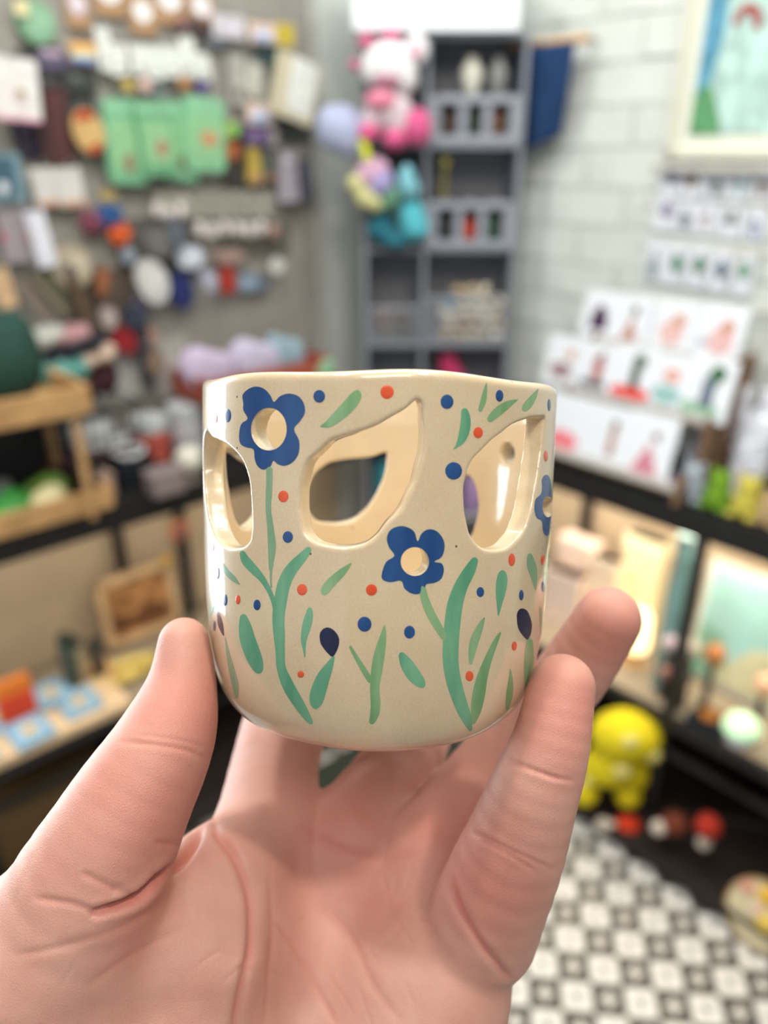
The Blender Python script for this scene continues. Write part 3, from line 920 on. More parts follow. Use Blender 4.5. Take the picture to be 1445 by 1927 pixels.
for pts, dep, wid in CREASES:
    S = spline(np.array(pts, float), 6, False)
    lo = S.min(0) - 5 * wid; hi = S.max(0) + 5 * wid
    m = ((hpx > lo) & (hpx < hi)).all(1)
    Q = hpx[m]; best = np.full(len(Q), 1e9); tt = np.zeros(len(Q))
    for i in range(len(S) - 1):
        a, b = S[i], S[i + 1]; e = b - a
        t = np.clip(((Q - a) @ e) / (e @ e), 0, 1)
        d = np.linalg.norm(Q - a - t[:, None] * e, axis=1)
        up = d < best
        best = np.where(up, d, best); tt = np.where(up, (i + t) / (len(S) - 1), tt)
    fade = np.clip(np.minimum(tt, 1 - tt) * 6, 0, 1)
    g = np.exp(-(best / wid) ** 2) * 1.0 - .12 * np.exp(-((best - 2.2 * wid) / (1.3 * wid)) ** 2)
    disp[m] += dep * .001 * g * fade
disp *= face
# soft undulation of the flesh
x, y, z = hv.T
disp += .00012 * np.sin(x * 210 + y * 90) * np.sin(z * 170 + x * 60) + .00002 * np.sin(x * 610 + z * 420) * np.sin(y * 500 - z * 350)
hv = hv - hn * disp[:, None]

def skin_material():
    m = bpy.data.materials.new('skin'); m.use_nodes = True
    nt = m.node_tree; b = nt.nodes['Principled BSDF']; N = nt.nodes.new; Lk = nt.links.new
    tc = N('ShaderNodeTexCoord')
    n1 = N('ShaderNodeTexNoise'); n1.inputs['Scale'].default_value = 38; n1.inputs['Detail'].default_value = 4
    Lk(tc.outputs['Object'], n1.inputs['Vector'])
    r1 = N('ShaderNodeValToRGB'); r1.color_ramp.elements[0].position = .33; r1.color_ramp.elements[1].position = .68
    r1.color_ramp.elements[0].color = (*srgb((192, 142, 127)), 1); r1.color_ramp.elements[1].color = (*srgb((212, 168, 153)), 1)
    Lk(n1.outputs[0], r1.inputs[0])
    at = N('ShaderNodeAttribute'); at.attribute_name = 'flush'
    mx = N('ShaderNodeMixRGB'); mx.inputs[2].default_value = (*srgb((200, 124, 110)), 1)
    Lk(at.outputs['Fac'], mx.inputs[0]); Lk(r1.outputs[0], mx.inputs[1]); Lk(mx.outputs[0], b.inputs['Base Color'])
    b.inputs['Roughness'].default_value = .48
    b.inputs['Specular IOR Level'].default_value = .42
    b.inputs['Subsurface Weight'].default_value = .22
    b.inputs['Subsurface Radius'].default_value = (1.0, .35, .2)
    b.inputs['Subsurface Scale'].default_value = .004
    vo = N('ShaderNodeTexVoronoi'); vo.inputs['Scale'].default_value = 2300; vo.feature = 'DISTANCE_TO_EDGE'
    n2 = N('ShaderNodeTexNoise'); n2.inputs['Scale'].default_value = 520; n2.inputs['Detail'].default_value = 4
    mp = N('ShaderNodeMapping'); mp.inputs['Rotation'].default_value = (.4, .2, .5); mp.inputs['Scale'].default_value = (1.0, 1, .45)
    Lk(tc.outputs['Object'], mp.inputs[0]); Lk(mp.outputs[0], vo.inputs['Vector']); Lk(mp.outputs[0], n2.inputs['Vector'])
    b1 = N('ShaderNodeBump'); b1.inputs['Strength'].default_value = .5; b1.inputs['Distance'].default_value = .00022; Lk(vo.outputs['Distance'], b1.inputs['Height'])
    b2 = N('ShaderNodeBump'); b2.inputs['Strength'].default_value = .2; b2.inputs['Distance'].default_value = .0004; Lk(n2.outputs[0], b2.inputs['Height']); Lk(b1.outputs[0], b2.inputs['Normal'])
    Lk(b2.outputs[0], b.inputs['Normal'])
    return m
hand_c = W(400, 1900, .19)
hand = mesh_np('hand', hv - hand_c, hf, skin_material())
hand.location = hand_c
tag(hand, 'bare left hand, palm to the viewer, holding up the painted cup by thumb and fingertips', 'hand')
# finger pads and joint folds carry a redder blood colour (a property of the skin itself)
fl = np.zeros(len(hv))
for px, py, z, r in ((1150, 1190, .215, .016), (1058, 1330, .182, .016), (335, 1330, .178, .018), (405, 1340, .182, .014), (640, 1560, .22, .024), (850, 1560, .22, .02), (905, 1660, .186, .018), (300, 1560, .17, .02), (250, 1690, .175, .012)):
    d = np.linalg.norm(hv - W(px, py, z), axis=1)
    fl = np.maximum(fl, np.exp(-(d / r) ** 2))
fl = np.clip(fl * .6 + np.clip(disp / .0009, 0, 1) * .5, 0, 1)
att = hand.data.attributes.new('flush', 'FLOAT', 'POINT')
if len(hand.data.vertices) == len(fl):
    att.data.foreach_set('value', fl.astype(np.float32))
# ------------------------------------------------------------------ goods on the left wall
random.seed(3)
def C_(r, g, b, rough=.6): return mat((r, g, b), rough)
def frame_at(P, pl, tilt=0.0, lean=0.0):
    return Matrix.Translation(Vector(P)) @ pl.M.to_4x4() @ Matrix.Rotation(math.radians(lean), 4, 'X') @ Matrix.Rotation(math.radians(tilt), 4, 'Y')
def place(name, label, cat, M, group=None):
    o = bpy.data.objects.new(name, None); o.empty_display_size = .01; link(o); o.matrix_world = M
    return tag(o, label, cat, group)
def rrect(w, h, r=.15, n=4):
    r = min(w, h) * r; pts = []
    for cx, cz, a in ((w / 2 - r, h / 2 - r, 0), (-w / 2 + r, h / 2 - r, 90), (-w / 2 + r, -h / 2 + r, 180), (w / 2 - r, -h / 2 + r, 270)):
        for k in range(n + 1):
            t = math.radians(a + 90 * k / n); pts.append((cx + r * math.cos(t), cz + r * math.sin(t)))
    return pts
def flat(nm, pts, y0, y1, m, par):
    bm = B(); add_prism(bm, pts, y0, y1); return bm_obj(nm, bm, m, par)
def peg(par, off, z):
    bm = B(); add_cyl(bm, (0, off, z), (0, -.012, z), .0022, seg=8); add_cyl(bm, (0, -.012, z), (0, -.016, z + .008), .0022, seg=8)
    return bm_obj('peg_hook', bm, STEEL, par, smooth=True)
def shape(kind, w, h, cx, cz):
    if kind == 'o': return ell(w / 2, h / 2, 20, cx, cz)
    if kind == 'r': return [(x + cx, z + cz) for x, z in rrect(w, h, .2, 3)]
    if kind == 't': return [(cx - w / 2, cz - h / 2), (cx + w / 2, cz - h / 2), (cx, cz + h / 2)]
    if kind == 'd': return [(cx + w / 2 * math.cos(a), cz - h / 2 + h * math.sin(a)) for a in [math.pi * k / 12 for k in range(13)]]
    if kind == 'v': return [(cx - w * .30, cz + h / 2), (cx + w * .30, cz + h / 2), (cx + w / 2, cz - h / 2), (cx - w / 2, cz - h / 2)]
def hang(pl, px, py, w, h, col, label, cat, name, motifs=(), off=.03, tilt=0, lean=0, base='card', corner=.08, hook=True, group=None, thick=.003, kind='r', rough=.6):
    """a flat-backed article on a peg: backing, raised printed or fixed pieces, and the peg"""
    P = pl.on(px, py, off); W_, H_ = pl.size(px, py, w, h, off)
    t = place(name, label, cat, frame_at(P, pl, tilt, lean), group)
    out = rrect(W_, H_, corner) if kind == 'r' else shape(kind, W_, H_, 0, 0)
    flat(base, out, -thick / 2, thick / 2, C_(*col, rough), t)
    y = -thick / 2
    for i, mo in enumerate(motifs):
        nm, k, dx, dz, mw, mh, mc = mo
        d = .0012 + .0006 * i
        flat(nm, shape(k, mw * W_, mh * H_, dx * W_, dz * H_), y - d, y + .0004, C_(*mc), t)
    if hook: peg(t, off, H_ / 2 + .004)
    return t

# the board itself
xb0, xb1 = -1.42, LW.x(596, 300, .02)
t = thing('pegboard', 'grey-beige pegboard on the left wall, full of hanging goods', 'pegboard', LW.p, LW.M)
bm = B(); add_box(bm, ((xb0 + xb1) / 2, -.012, 1.52), (xb1 - xb0, .014, 1.25), .003); bm_obj('board', bm, mat((150, 148, 140), .8, .08, 40), t)
for z in (.90, 2.14):
    bm = B(); add_box(bm, ((xb0 + xb1) / 2, -.014, z), (xb1 - xb0, .022, .02), .002); bm_obj('edge_strip', bm, mat((176, 178, 172), .6), t)
bm = B(); add_box(bm, (xb1, -.014, 1.52), (.02, .022, 1.27), .002); bm_obj('edge_strip', bm, mat((176, 178, 172), .6), t)

KR = (172, 138, 104)
for px, py, w, h, cc, lb in ((145, 14, 46, 80, (212, 200, 216), 'lilac'), (205, -8, 60, 80, (238, 242, 246), 'white'), (268, 28, 50, 76, (240, 244, 248), 'white'), (318, 5, 60, 86, (240, 242, 248), 'white'), (378, 18, 48, 76, (238, 236, 244), 'white')):
    pos = {145: 'first from the left', 205: 'second, cut by the top edge', 268: 'third, hanging lowest', 318: 'fourth from the left', 378: 'last, above a dark patch'}[px]
    hang(LW, px, py, w, h, KR, 'kraft card with round %s badge, top row, %s' % (lb, pos), 'badge card', 'badge_card',
         [('badge', 'o', 0, .08, .72, .52, cc), ('badge_rim', 'o', 0, .08, .30, .2, (225, 222, 220))], group='kraft badge cards in the top row')
hang(LW, 65, 42, 72, 86, (128, 172, 140), 'round pale green disc hanging at the top left', 'ornament', 'round_ornament', [('rim', 'o', 0, 0, .7, .7, (140, 184, 152))], kind='o', thick=.02, base='disc')
hang(LW, 40, 14, 26, 30, (226, 218, 170), 'small cream tag above the round pale green disc', 'tag', 'paper_tag', off=.05)
hang(LW, 28, 168, 92, 122, (224, 222, 220), 'large white card with pink edge and small green print, upper left', 'card', 'gift_card',
     [('pink_border', 'r', 0, -.47, .98, .05, (222, 150, 180)), ('print', 'o', .08, -.08, .26, .22, (204, 180, 180)), ('leaf_print', 'o', .12, -.05, .18, .08, (120, 140, 70))], off=.09, tilt=4)
t = hang(LW, 156, 100, 50, 44, (196, 160, 120), 'rainbow striped patch on a tan card, upper left', 'patch', 'rainbow_patch',
         [('stripe', 'r', 0, .32, .9, .2, (226, 164, 96)), ('stripe', 'r', 0, .10, .9, .2, (232, 206, 132)), ('stripe', 'r', 0, -.12, .9, .2, (206, 214, 196)), ('stripe', 'r', 0, -.34, .9, .2, (110, 140, 196))], off=.05)
hang(LW, 105, 112, 66, 40, (92, 88, 110), 'dark lilac-grey pouch between the round green disc and the striped patch', 'pouch', 'fabric_pouch', [('label', 'r', -.1, .3, .6, .3, (190, 170, 190))], off=.035)
hang(LW, 150, 150, 62, 48, (62, 66, 64), 'charcoal felt piece below the rainbow patch', 'felt charm', 'felt_charm', [('stitching', 'o', -.1, .1, .4, .2, (120, 124, 120))], off=.035)
hang(LW, 103, 238, 66, 150, (66, 46, 46), 'long dark maroon leather tag beside the red and cream oval', 'leather tag', 'leather_tag', [('fold', 'r', .1, 0, .5, .9, (84, 52, 50))], off=.045)
hang(LW, 50, 262, 44, 70, (54, 50, 66), 'dark plum pouch under the large white card', 'pouch', 'fabric_pouch', [('zip', 'r', 0, .3, .8, .08, (90, 84, 100))], off=.03)
hang(LW, 166, 248, 58, 88, (204, 170, 112), 'cream oval badge with rust red top and bottom', 'badge', 'oval_badge',
     [('red_top', 'd', 0, .36, .62, .22, (178, 66, 34)), ('red_bottom', 'o', .02, -.38, .5, .2, (176, 72, 40))], kind='o', thick=.008, off=.06, tilt=-12, base='badge')
hang(LW, 14, 334, 60, 92, (118, 148, 158), 'blue-grey framed picture card with a white moon at the left edge', 'picture card', 'picture_card', [('scene', 'r', -.1, 0, .7, .8, (66, 96, 112)), ('moon', 'o', -.2, -.2, .34, .26, (206, 214, 222))], off=.08)
for k, (px, w) in enumerate(((84, 44), (132, 48))):
    hang(LW, px, 352, w, 74, (206, 206, 200), 'white tag with a peach foot, %s of two under the maroon tag' % ('left', 'right')[k], 'tag', 'paper_tag', [('peach_foot', 'r', .05, -.42, .9, .14, (204, 160, 138))], off=.05, tilt=-3, group='white tags with peach feet')
# white tags on the middle of the board
for k, (px, py, w, h) in enumerate(((196, 92, 26, 84), (222, 112, 34, 62), (262, 112, 30, 60), (292, 118, 28, 66), (322, 116, 34, 60), (354, 108, 30, 76), (382, 126, 26, 52))):
    hang(LW, px, py, w, h, (220, 226, 220), 'white label strip above the green pouches, number %s from left' % ('one', 'two', 'three', 'four', 'five', 'six', 'seven')[k], 'label', 'label_strip',
         [('print', 'r', 0, -.25, .5, .12, (176, 180, 176))], off=.045 + .004 * (k % 3), tilt=random.uniform(-4, 4), group='white label strips above the green pouches')
for k, (px, py, c, lb) in enumerate(((240, 160, (180, 160, 84), 'mustard'), (272, 158, (212, 180, 170), 'pale pink'), (346, 156, (168, 122, 80), 'tan'), (380, 166, (84, 72, 128), 'violet'), (300, 176, (104, 120, 118), 'slate'))):
    hang(LW, px, py, 24, 28, c, 'small %s charm just above the green pouches' % lb, 'charm', 'small_charm', [('bead', 'o', 0, .2, .4, .4, tuple(min(255, v + 25) for v in c))], kind='o', thick=.006, off=.05, base='charm')
for k, (px, py, w, h) in enumerate(((236, 268, 78, 160), (292, 262, 66, 140), (338, 268, 62, 150), (384, 254, 74, 140))):
    c = ((118, 178, 140), (104, 164, 124), (124, 182, 144), (132, 190, 150))[k]
    hang(LW, px, py, w, h, c, 'mint green pouch with brown trinket, %s of the four' % ('leftmost', 'second from the left', 'third from the left', 'rightmost')[k], 'pouch', 'mint_pouch',
         [('seal', 'r', 0, .40, .96, .1, (140, 196, 158)), ('window', 'r', 0, -.05, .8, .6, (140, 190, 142)), ('trinket', 'o', (.0, .1, .02, .08)[k], (-.25, -.12, -.25, -.05)[k], (.2, .3, .3, .42)[k], (.22, .24, .18, .2)[k], ((140, 82, 70), (170, 120, 100), (110, 84, 66), (196, 140, 104))[k])],
         off=.05 + .012 * (k % 2), group='mint green pouches', thick=.014, tilt=(2, -2, 3, 4)[k], corner=.14)
hang(LW, 428, 244, 48, 34, (150, 180, 84), 'lime green and yellow charm right of the mint pouches', 'charm', 'small_charm', [('yellow_spot', 'o', -.2, 0, .4, .6, (196, 190, 80)), ('green_spot', 'o', .25, 0, .4, .6, (128, 190, 100))], kind='o', off=.05, base='charm')
hang(LW, 434, 284, 42, 44, (120, 72, 48), 'rusty brown charm under the lime green one', 'charm', 'small_charm', [('orange_spot', 'o', 0, 0, .5, .6, (176, 100, 50))], kind='o', off=.045, base='charm', thick=.01)
hang(LW, 442, 326, 38, 50, (60, 58, 54), 'near-black pouch under the rusty brown charm', 'pouch', 'fabric_pouch', [('stitching', 'r', 0, .3, .7, .1, (80, 78, 72))], off=.04)
for k, (px, py, top) in enumerate(((494, 62, (208, 208, 232)), (488, 214, (206, 212, 236)))):
    hang(LW, px, py, 48, 40, (216, 194, 178), 'small badge with a blue-white dome, %s of two on the board, right side' % ('upper', 'lower')[k], 'badge', 'dome_badge', [('dome', 'd', 0, -.06, .72, .6, top), ('blue_edge', 'r', 0, -.3, .6, .2, (128, 164, 196))], off=.06)
hang(LW, 505, 98, 52, 50, (54, 76, 78), 'dark teal felt charm under the upper dome badge', 'felt charm', 'felt_charm', [('green_tip', 'o', .25, -.3, .4, .4, (60, 104, 84))], off=.04)
hang(LW, 536, 66, 36, 46, (196, 178, 110), 'pale tag with a bright yellow oval at the top right of the board', 'tag', 'yellow_tag', [('yellow_oval', 'o', 0, 0, .6, .7, (196, 180, 20))], off=.05)
hang(LW, 430, 50, 60, 44, (202, 200, 206), 'pale lilac-white card beside the kraft badge cards', 'card', 'gift_card', [('print', 'r', 0, -.1, .6, .3, (214, 206, 220))], off=.05)
hang(LW, 410, 76, 44, 26, (110, 116, 124), 'slate blue pouch under the pale lilac-white card', 'pouch', 'fabric_pouch', [('label', 'r', 0, .1, .5, .3, (140, 146, 156))], off=.04)
hang(LW, 366, 52, 62, 30, (72, 58, 56), 'dark brown patch under the last kraft badge card', 'patch', 'fabric_patch', [('pink_bead', 'o', -.35, .2, .26, .6, (150, 108, 112))], off=.04)
t = hang(LW, 555, 168, 78, 122, (200, 194, 168), 'tilted cream packet with a blank white label at the right of the board', 'packet', 'cream_packet', [('white_label', 'r', .12, .06, .62, .86, (226, 232, 226))], off=.08, tilt=16, thick=.012)
hang(LW, 478, 166, 32, 100, (190, 192, 182), 'narrow grey-white strip left of the tilted cream packet', 'label', 'label_strip', [('hole', 'o', -.2, -.2, .5, .2, (110, 100, 92))], off=.04, tilt=8)
hang(LW, 446, 150, 28, 96, (176, 176, 168), 'narrow grey strip with a dark spot, mid board', 'label', 'label_strip', [('dark_spot', 'o', 0, -.25, .5, .2, (86, 78, 72))], off=.035)
hang(LW, 484, 250, 46, 42, (104, 88, 128), 'purple square charm under the lower dome badge', 'charm', 'square_charm', [('stitching', 'r', 0, 0, .6, .5, (118, 100, 142))], off=.05, base='charm')
hang(LW, 512, 258, 24, 40, (150, 144, 142), 'grey drop charm beside the purple square charm', 'charm', 'drop_charm', [('bead', 'o', 0, .3, .4, .2, (180, 174, 170))], kind='o', off=.05, base='charm')
hang(LW, 477, 312, 28, 66, (184, 160, 74), 'mustard yellow tassel under the purple charm', 'tassel', 'tassel', [('tan_tip', 'o', .1, -.4, .7, .3, (176, 140, 108))], off=.05, kind='v', thick=.01, base='fringe')
hang(LW, 503, 312, 36, 60, (84, 92, 84), 'dark green-grey tassel beside the mustard one', 'tassel', 'tassel', [('brown_tip', 'o', .1, -.35, .6, .3, (140, 110, 90))], off=.045, kind='v', thick=.01, base='fringe')
hang(LW, 542, 332, 38, 96, (168, 162, 172), 'pale lilac tassel at the right edge of the board', 'tassel', 'tassel', [('band', 'r', 0, .3, .6, .1, (190, 184, 196))], off=.06, kind='v', thick=.012, base='fringe')
hang(LW, 574, 340, 30, 80, (88, 92, 104), 'slate tassel beside the pale lilac one', 'tassel', 'tassel', [('band', 'r', 0, .3, .6, .1, (110, 116, 128))], off=.04, kind='v', thick=.012, base='fringe')
hang(LW, 555, 235, 60, 60, (86, 92, 86), 'dark grey-green cloth piece under the tilted cream packet', 'cloth', 'cloth_piece', [('fold', 'r', .1, 0, .3, .8, (100, 106, 98))], off=.03)
hang(LW, 112, 190, 130, 190, (72, 74, 74), 'large charcoal cloth added behind the maroon tag to darken the gaps', 'bag', 'dark_backing_cloth', [('pocket', 'r', 0, -.2, .6, .3, (84, 86, 86))], off=.02, thick=.01)  # this and the next four: dark backing added so gaps between goods read dark
hang(LW, 300, 470, 150, 120, (96, 94, 90), 'wide dark grey sheet added behind the white and navy pendants', 'felt sheet', 'dark_backing_sheet', [('seam', 'r', 0, .4, .9, .03, (110, 108, 104))], off=.02, thick=.008)
hang(LW, 480, 455, 130, 60, (104, 102, 94), 'dark olive-grey strip added behind the white drops', 'felt sheet', 'dark_backing_sheet', [('seam', 'r', 0, .4, .9, .05, (116, 114, 106))], off=.02, thick=.008)
hang(LW, 466, 300, 70, 120, (66, 66, 62), 'black cloth added behind the mustard tassel to darken the gap', 'bag', 'dark_backing_cloth', [('pocket', 'r', 0, -.2, .6, .3, (78, 78, 74))], off=.02, thick=.01)
hang(LW, 200, 590, 130, 160, (98, 88, 78), 'brown-grey cloth added behind the slanting straps', 'bag', 'dark_backing_cloth', [('pocket', 'r', 0, -.2, .6, .3, (108, 98, 88))], off=.02, thick=.01)
# felt flowers
def blob(nm, parts, m, par, h=.004, k=.006):
    pts = np.array([p[0] for p in parts]); rr = max(max(np.atleast_1d(p[1])) for p in parts) + .01
    def fn(P):
        o = None
        for c, r in parts:
            r = np.atleast_1d(r).astype(float); r = np.repeat(r, 3) if len(r) == 1 else r
            d = sd_ell(P, c, r); o = d if o is None else smin(o, d, k)
        return o
    return implicit(nm, fn, tuple(pts.min(0) - rr), tuple(pts.max(0) + rr), h, m, par, 1)
def petals(par, r, m, n=6, nm='petal'):
    bm0 = B(); add_ball(bm0, (0, 0, 0), r * .5, (1, .5, 1), 1); me = bpy.data.meshes.new(nm); bm0.to_mesh(me); bm0.free(); me.materials.append(m)
    me.polygons.foreach_set('use_smooth', [True] * len(me.polygons))
    for k in range(n):
        a = 2 * math.pi * k / n
        o = link(bpy.data.objects.new(nm, me)); o.parent = par; o.location = (r * .55 * math.cos(a), 0, r * .55 * math.sin(a))
for px, py, r, c, lb in ((172, 418, 27, (120, 62, 80), 'maroon'), (207, 404, 28, (40, 84, 140), 'blue'), (204, 372, 18, (176, 156, 90), 'mustard'), (226, 441, 26, (210, 92, 40), 'bright orange')):
    P = LW.on(px, py, .05); s = LW.size(px, py, r, r, .05)[1]
    t = place('felt_flower', '%s felt flower in the cluster below the mint pouches' % lb, 'felt flower', frame_at(P, LW), 'felt flowers')
    petals(t, s, C_(*c), 6)
    bm = B(); add_ball(bm, (0, -s * .3, 0), s * .32); bm_obj('centre', bm, C_(*[min(255, v + 24) for v in c]), t, smooth=True); peg(t, .05, s * .6)
# rows of white drop earrings on cards
for k, (px, py) in enumerate(((376, 432), (400, 436), (424, 430), (448, 432), (470, 434), (492, 430), (296, 396), (318, 404), (340, 398), (516, 436))):
    cards = px > 350
    c = (206, 200, 196) if px < 500 else (160, 134, 122)
    P = LW.on(px, py, .05); s = LW.size(px, py, 14, 14, .05)[1]
    row = 'lower' if cards else 'upper'
    t = place('drop_earring', '%s drop earring, %s row, %s' % ('white' if px < 500 else 'tan', row, ('first', 'second', 'third', 'fourth', 'fifth', 'sixth', 'first', 'second', 'third', 'last, browner than the rest')[k] + ' from the left' * (px < 500)), 'earring', frame_at(P, LW), 'drop earrings mid board')
    bm = B(); add_ball(bm, (0, 0, 0), s, (.9, .6, 1.25)); bm_obj('drop', bm, C_(*c, .35), t, smooth=True)
    bm = B(); add_cyl(bm, (0, 0, s), (0, 0, s * 4.2), .0012, seg=6); bm_obj('wire', bm, STEEL, t); peg(t, .05, s * 4.2)
for k in range(9):
    px = 300 + k * 25; hang(LW, px, 384, 20, 50, (176, 174, 160), 'pale grey earring card above the white drops, place %s from left' % ('one', 'two', 'three', 'four', 'five', 'six', 'seven', 'eight', 'nine')[k], 'earring card', 'earring_card', [('print', 'r', 0, .2, .5, .2, (196, 194, 184))], off=.035, group='pale earring cards')
# left column below
hang(LW, 30, 438, 60, 110, (158, 150, 156), 'mauve-grey packet at the left edge with an orange dot', 'packet', 'mauve_packet', [('orange_dot', 'o', .3, -.1, .2, .12, (180, 132, 80)), ('pink_dot', 'o', -.45, -.05, .12, .16, (220, 80, 120))], off=.06, thick=.01)
hang(LW, 77, 450, 36, 106, (222, 226, 236), 'tall blank bluish-white card left of the felt flowers', 'card', 'gift_card', [('fold', 'r', -.3, 0, .1, .9, (206, 210, 222))], off=.08, tilt=-6)
hang(LW, 130, 500, 76, 84, (172, 162, 142), 'beige cloth bundle left of the grey spoon charm', 'cloth', 'cloth_piece', [('fold', 'o', .1, 0, .5, .6, (196, 186, 164))], off=.05, thick=.03, kind='o')
hang(LW, 6, 542, 36, 76, (206, 176, 138), 'plain kraft card at the left edge above the dark green bag', 'card', 'gift_card', [('crease', 'r', 0, 0, .8, .03, (190, 160, 122))], off=.09, tilt=-8)
for k, (px, py, r, c, lb) in enumerate((((88, 545), 0, 34, (150, 142, 124), 'beige'), ((108, 540), 0, 36, (92, 92, 74), 'olive'), ((60, 560), 0, 30, (132, 122, 110), 'taupe'), ((150, 560), 0, 10, (96, 78, 62), 'dark brown'))):
    x, y = px; P = LW.on(x, y, .055 + .01 * k); w, h = LW.size(x, y, 18, 120, .05)
    t = place('fabric_strap', '%s fabric strap in the slanting bunch at the left' % lb, 'strap', frame_at(P, LW, -r), 'slanting fabric straps')
    flat('strap', rrect(w, h, .4), -.004, .004, C_(*c), t); bm = B(); add_cyl(bm, (0, -.006, h / 2 - .01), (0, .006, h / 2 - .01), .008); bm_obj('rivet', bm, STEEL, t)
    peg(t, .055, h / 2)
for px, py, w, h, c, lb, tl in ((286, 530, 58, 88, (196, 198, 196), 'pale grey oval', -18), (340, 546, 44, 72, (36, 46, 96), 'navy blue oval', -6), (356, 484, 50, 44, (196, 204, 216), 'icy white round', 0), (392, 528, 28, 44, (166, 168, 184), 'lilac-grey drop-shaped', -10), (262, 575, 34, 40, (76, 72, 88), 'dusky purple round', 0), (252, 598, 40, 46, (48, 56, 72), 'dark navy round', 0), (192, 530, 24, 60, (142, 92, 62), 'rust brown long', 12), (203, 598, 30, 44, (170, 158, 154), 'pale pinkish-grey round', 0), (240, 480, 26, 34, (136, 146, 158), 'light slate small', 0), (300, 455, 60, 60, (104, 102, 100), 'dim grey wide', 0), (330, 440, 30, 60, (90, 98, 108), 'slate grey narrow', 0), (236, 640, 54, 50, (140, 36, 42), 'crimson rounded', 20), (290, 680, 34, 50, (130, 112, 94), 'khaki round', 0), (278, 632, 34, 40, (150, 118, 108), 'dusty pink', 0), (430, 482, 60, 30, (150, 128, 118), 'pinkish tan flat', 0)):
    hang(LW, px, py, w, h, c, '%s pendant on the lower part of the pegboard' % lb, 'pendant', 'pendant', [('inlay', 'o', 0, .05, .6, .6, tuple(min(255, int(v * 1.08)) for v in c))], kind='o', off=.055 + random.uniform(-.01, .02), tilt=tl, thick=.014, base='disc')
hang(LW, 428, 527, 28, 50, (160, 52, 42), 'red narrow tag beside the pale blue tag', 'tag', 'paper_tag', [('spot', 'o', 0, 0, .5, .5, (176, 56, 42))], off=.05)
hang(LW, 467, 532, 36, 30, (132, 154, 172), 'pale blue tag beside the red tag', 'tag', 'paper_tag', [('spot', 'r', 0, 0, .6, .5, (146, 166, 182))], off=.05)
hang(LW, 495, 534, 22, 26, (96, 104, 118), 'slate blue tag right of the pale blue tag', 'tag', 'paper_tag', [('spot', 'r', 0, 0, .6, .5, (108, 116, 130))], off=.045)
P = LW.on(521, 499, .06); s = LW.size(521, 499, 16, 16, .06)[1]
t = place('highlight_disc', 'small pale disc with its blurred highlight put into the colour, right of the white drops', 'pendant', frame_at(P, LW))  # near-white disc as wide as the blurred highlight it stands for
bm = B(); add_cyl(bm, (0, -.002, 0), (0, .002, 0), s, seg=24); bm_obj('disc', bm, mat((225, 226, 220), .25, .02, 20, .5, 0, .3), t); peg(t, .06, s)
hang(LW, 272, 668, 20, 110, (42, 46, 54), 'black hanging strap above the small tan pendant', 'strap', 'fabric_strap', [('buckle', 'r', 0, .2, .9, .06, (90, 92, 96))], off=.07, thick=.008)
hang(LW, 240, 706, 46, 90, (178, 180, 174), 'pale grey tall card behind the black strap', 'card', 'gift_card', [('print', 'r', 0, .1, .5, .3, (190, 192, 188))], off=.03)
hang(LW, 322, 690, 66, 110, (176, 174, 168), 'wide pale grey card left of the red tray', 'card', 'gift_card', [('print', 'r', 0, .1, .5, .3, (184, 182, 178))], off=.03)

# ------------------------------------------------------------------ counter goods, left side
CT = .860
def stand(px, py, h_off=CT): return on_z(px, py, h_off)
def pxm(P): return ((P - C3) @ F3) / FPX
# red wire tray with folded lilac cloths, on a bracket on the wall
P = LW.at(LW.x(472, 690, .12), .13, .985)
t = place('red_tray', 'red lacquered tray on a wall bracket holding folded cloths, above the cup rim', 'tray', frame_at(P, LW))
w = abs(LW.x(590, 670, .13) - LW.x(360, 690, .13))
for c, s, nm in (((0, 0, 0), (w, .16, .008), 'tray_floor'), ((0, -.078, .028), (w, .006, .056), 'tray_side'), ((0, .078, .028), (w, .006, .056), 'tray_side'), ((-w / 2, 0, .028), (.006, .16, .056), 'tray_side'), ((w / 2, 0, .028), (.006, .16, .056), 'tray_side')):
    bm = B(); add_box(bm, c, s, .001); bm_obj(nm, bm, C_(168, 84, 66), t)
bm = B(); add_box(bm, (0, .10, -.01), (w * .8, .05, .012), .001); bm_obj('bracket', bm, STEEL, t)
for k, (dx, c, lb) in enumerate(((-.32, (196, 184, 208), 'lilac'), (.05, (196, 190, 212), 'pale violet'), (.30, (150, 176, 188), 'pale blue'))):
    q = P + LW.X * dx * w + np.array([0, 0, .008])
    t = place('folded_cloth', '%s folded cloth standing in the red tray' % lb, 'cloth', frame_at(q, LW), 'folded cloths in the red tray')
    for i in range(3):
        blob('fold', [((-.03 + .0 * i, .02 * i - .02, .05 + .006 * i), (.045 if k < 2 else .022, .012, .052 - .004 * i)), ((.015, .02 * i - .02, .045), (.035 if k < 2 else .02, .012, .045))], C_(*c, .9), t, .005, .01)
q = P + LW.X * (w * .44) - LW.Y * .05 + np.array([0, 0, .02])
t = place('green_cloth', 'pale green cloth corner hanging over the right end of the red tray', 'cloth', frame_at(q, LW))
blob('fold', [((0, -.04, .0), (.03, .01, .03)), ((.01, -.035, .015), (.022, .012, .02))], C_(134, 176, 142, .9), t, .005)

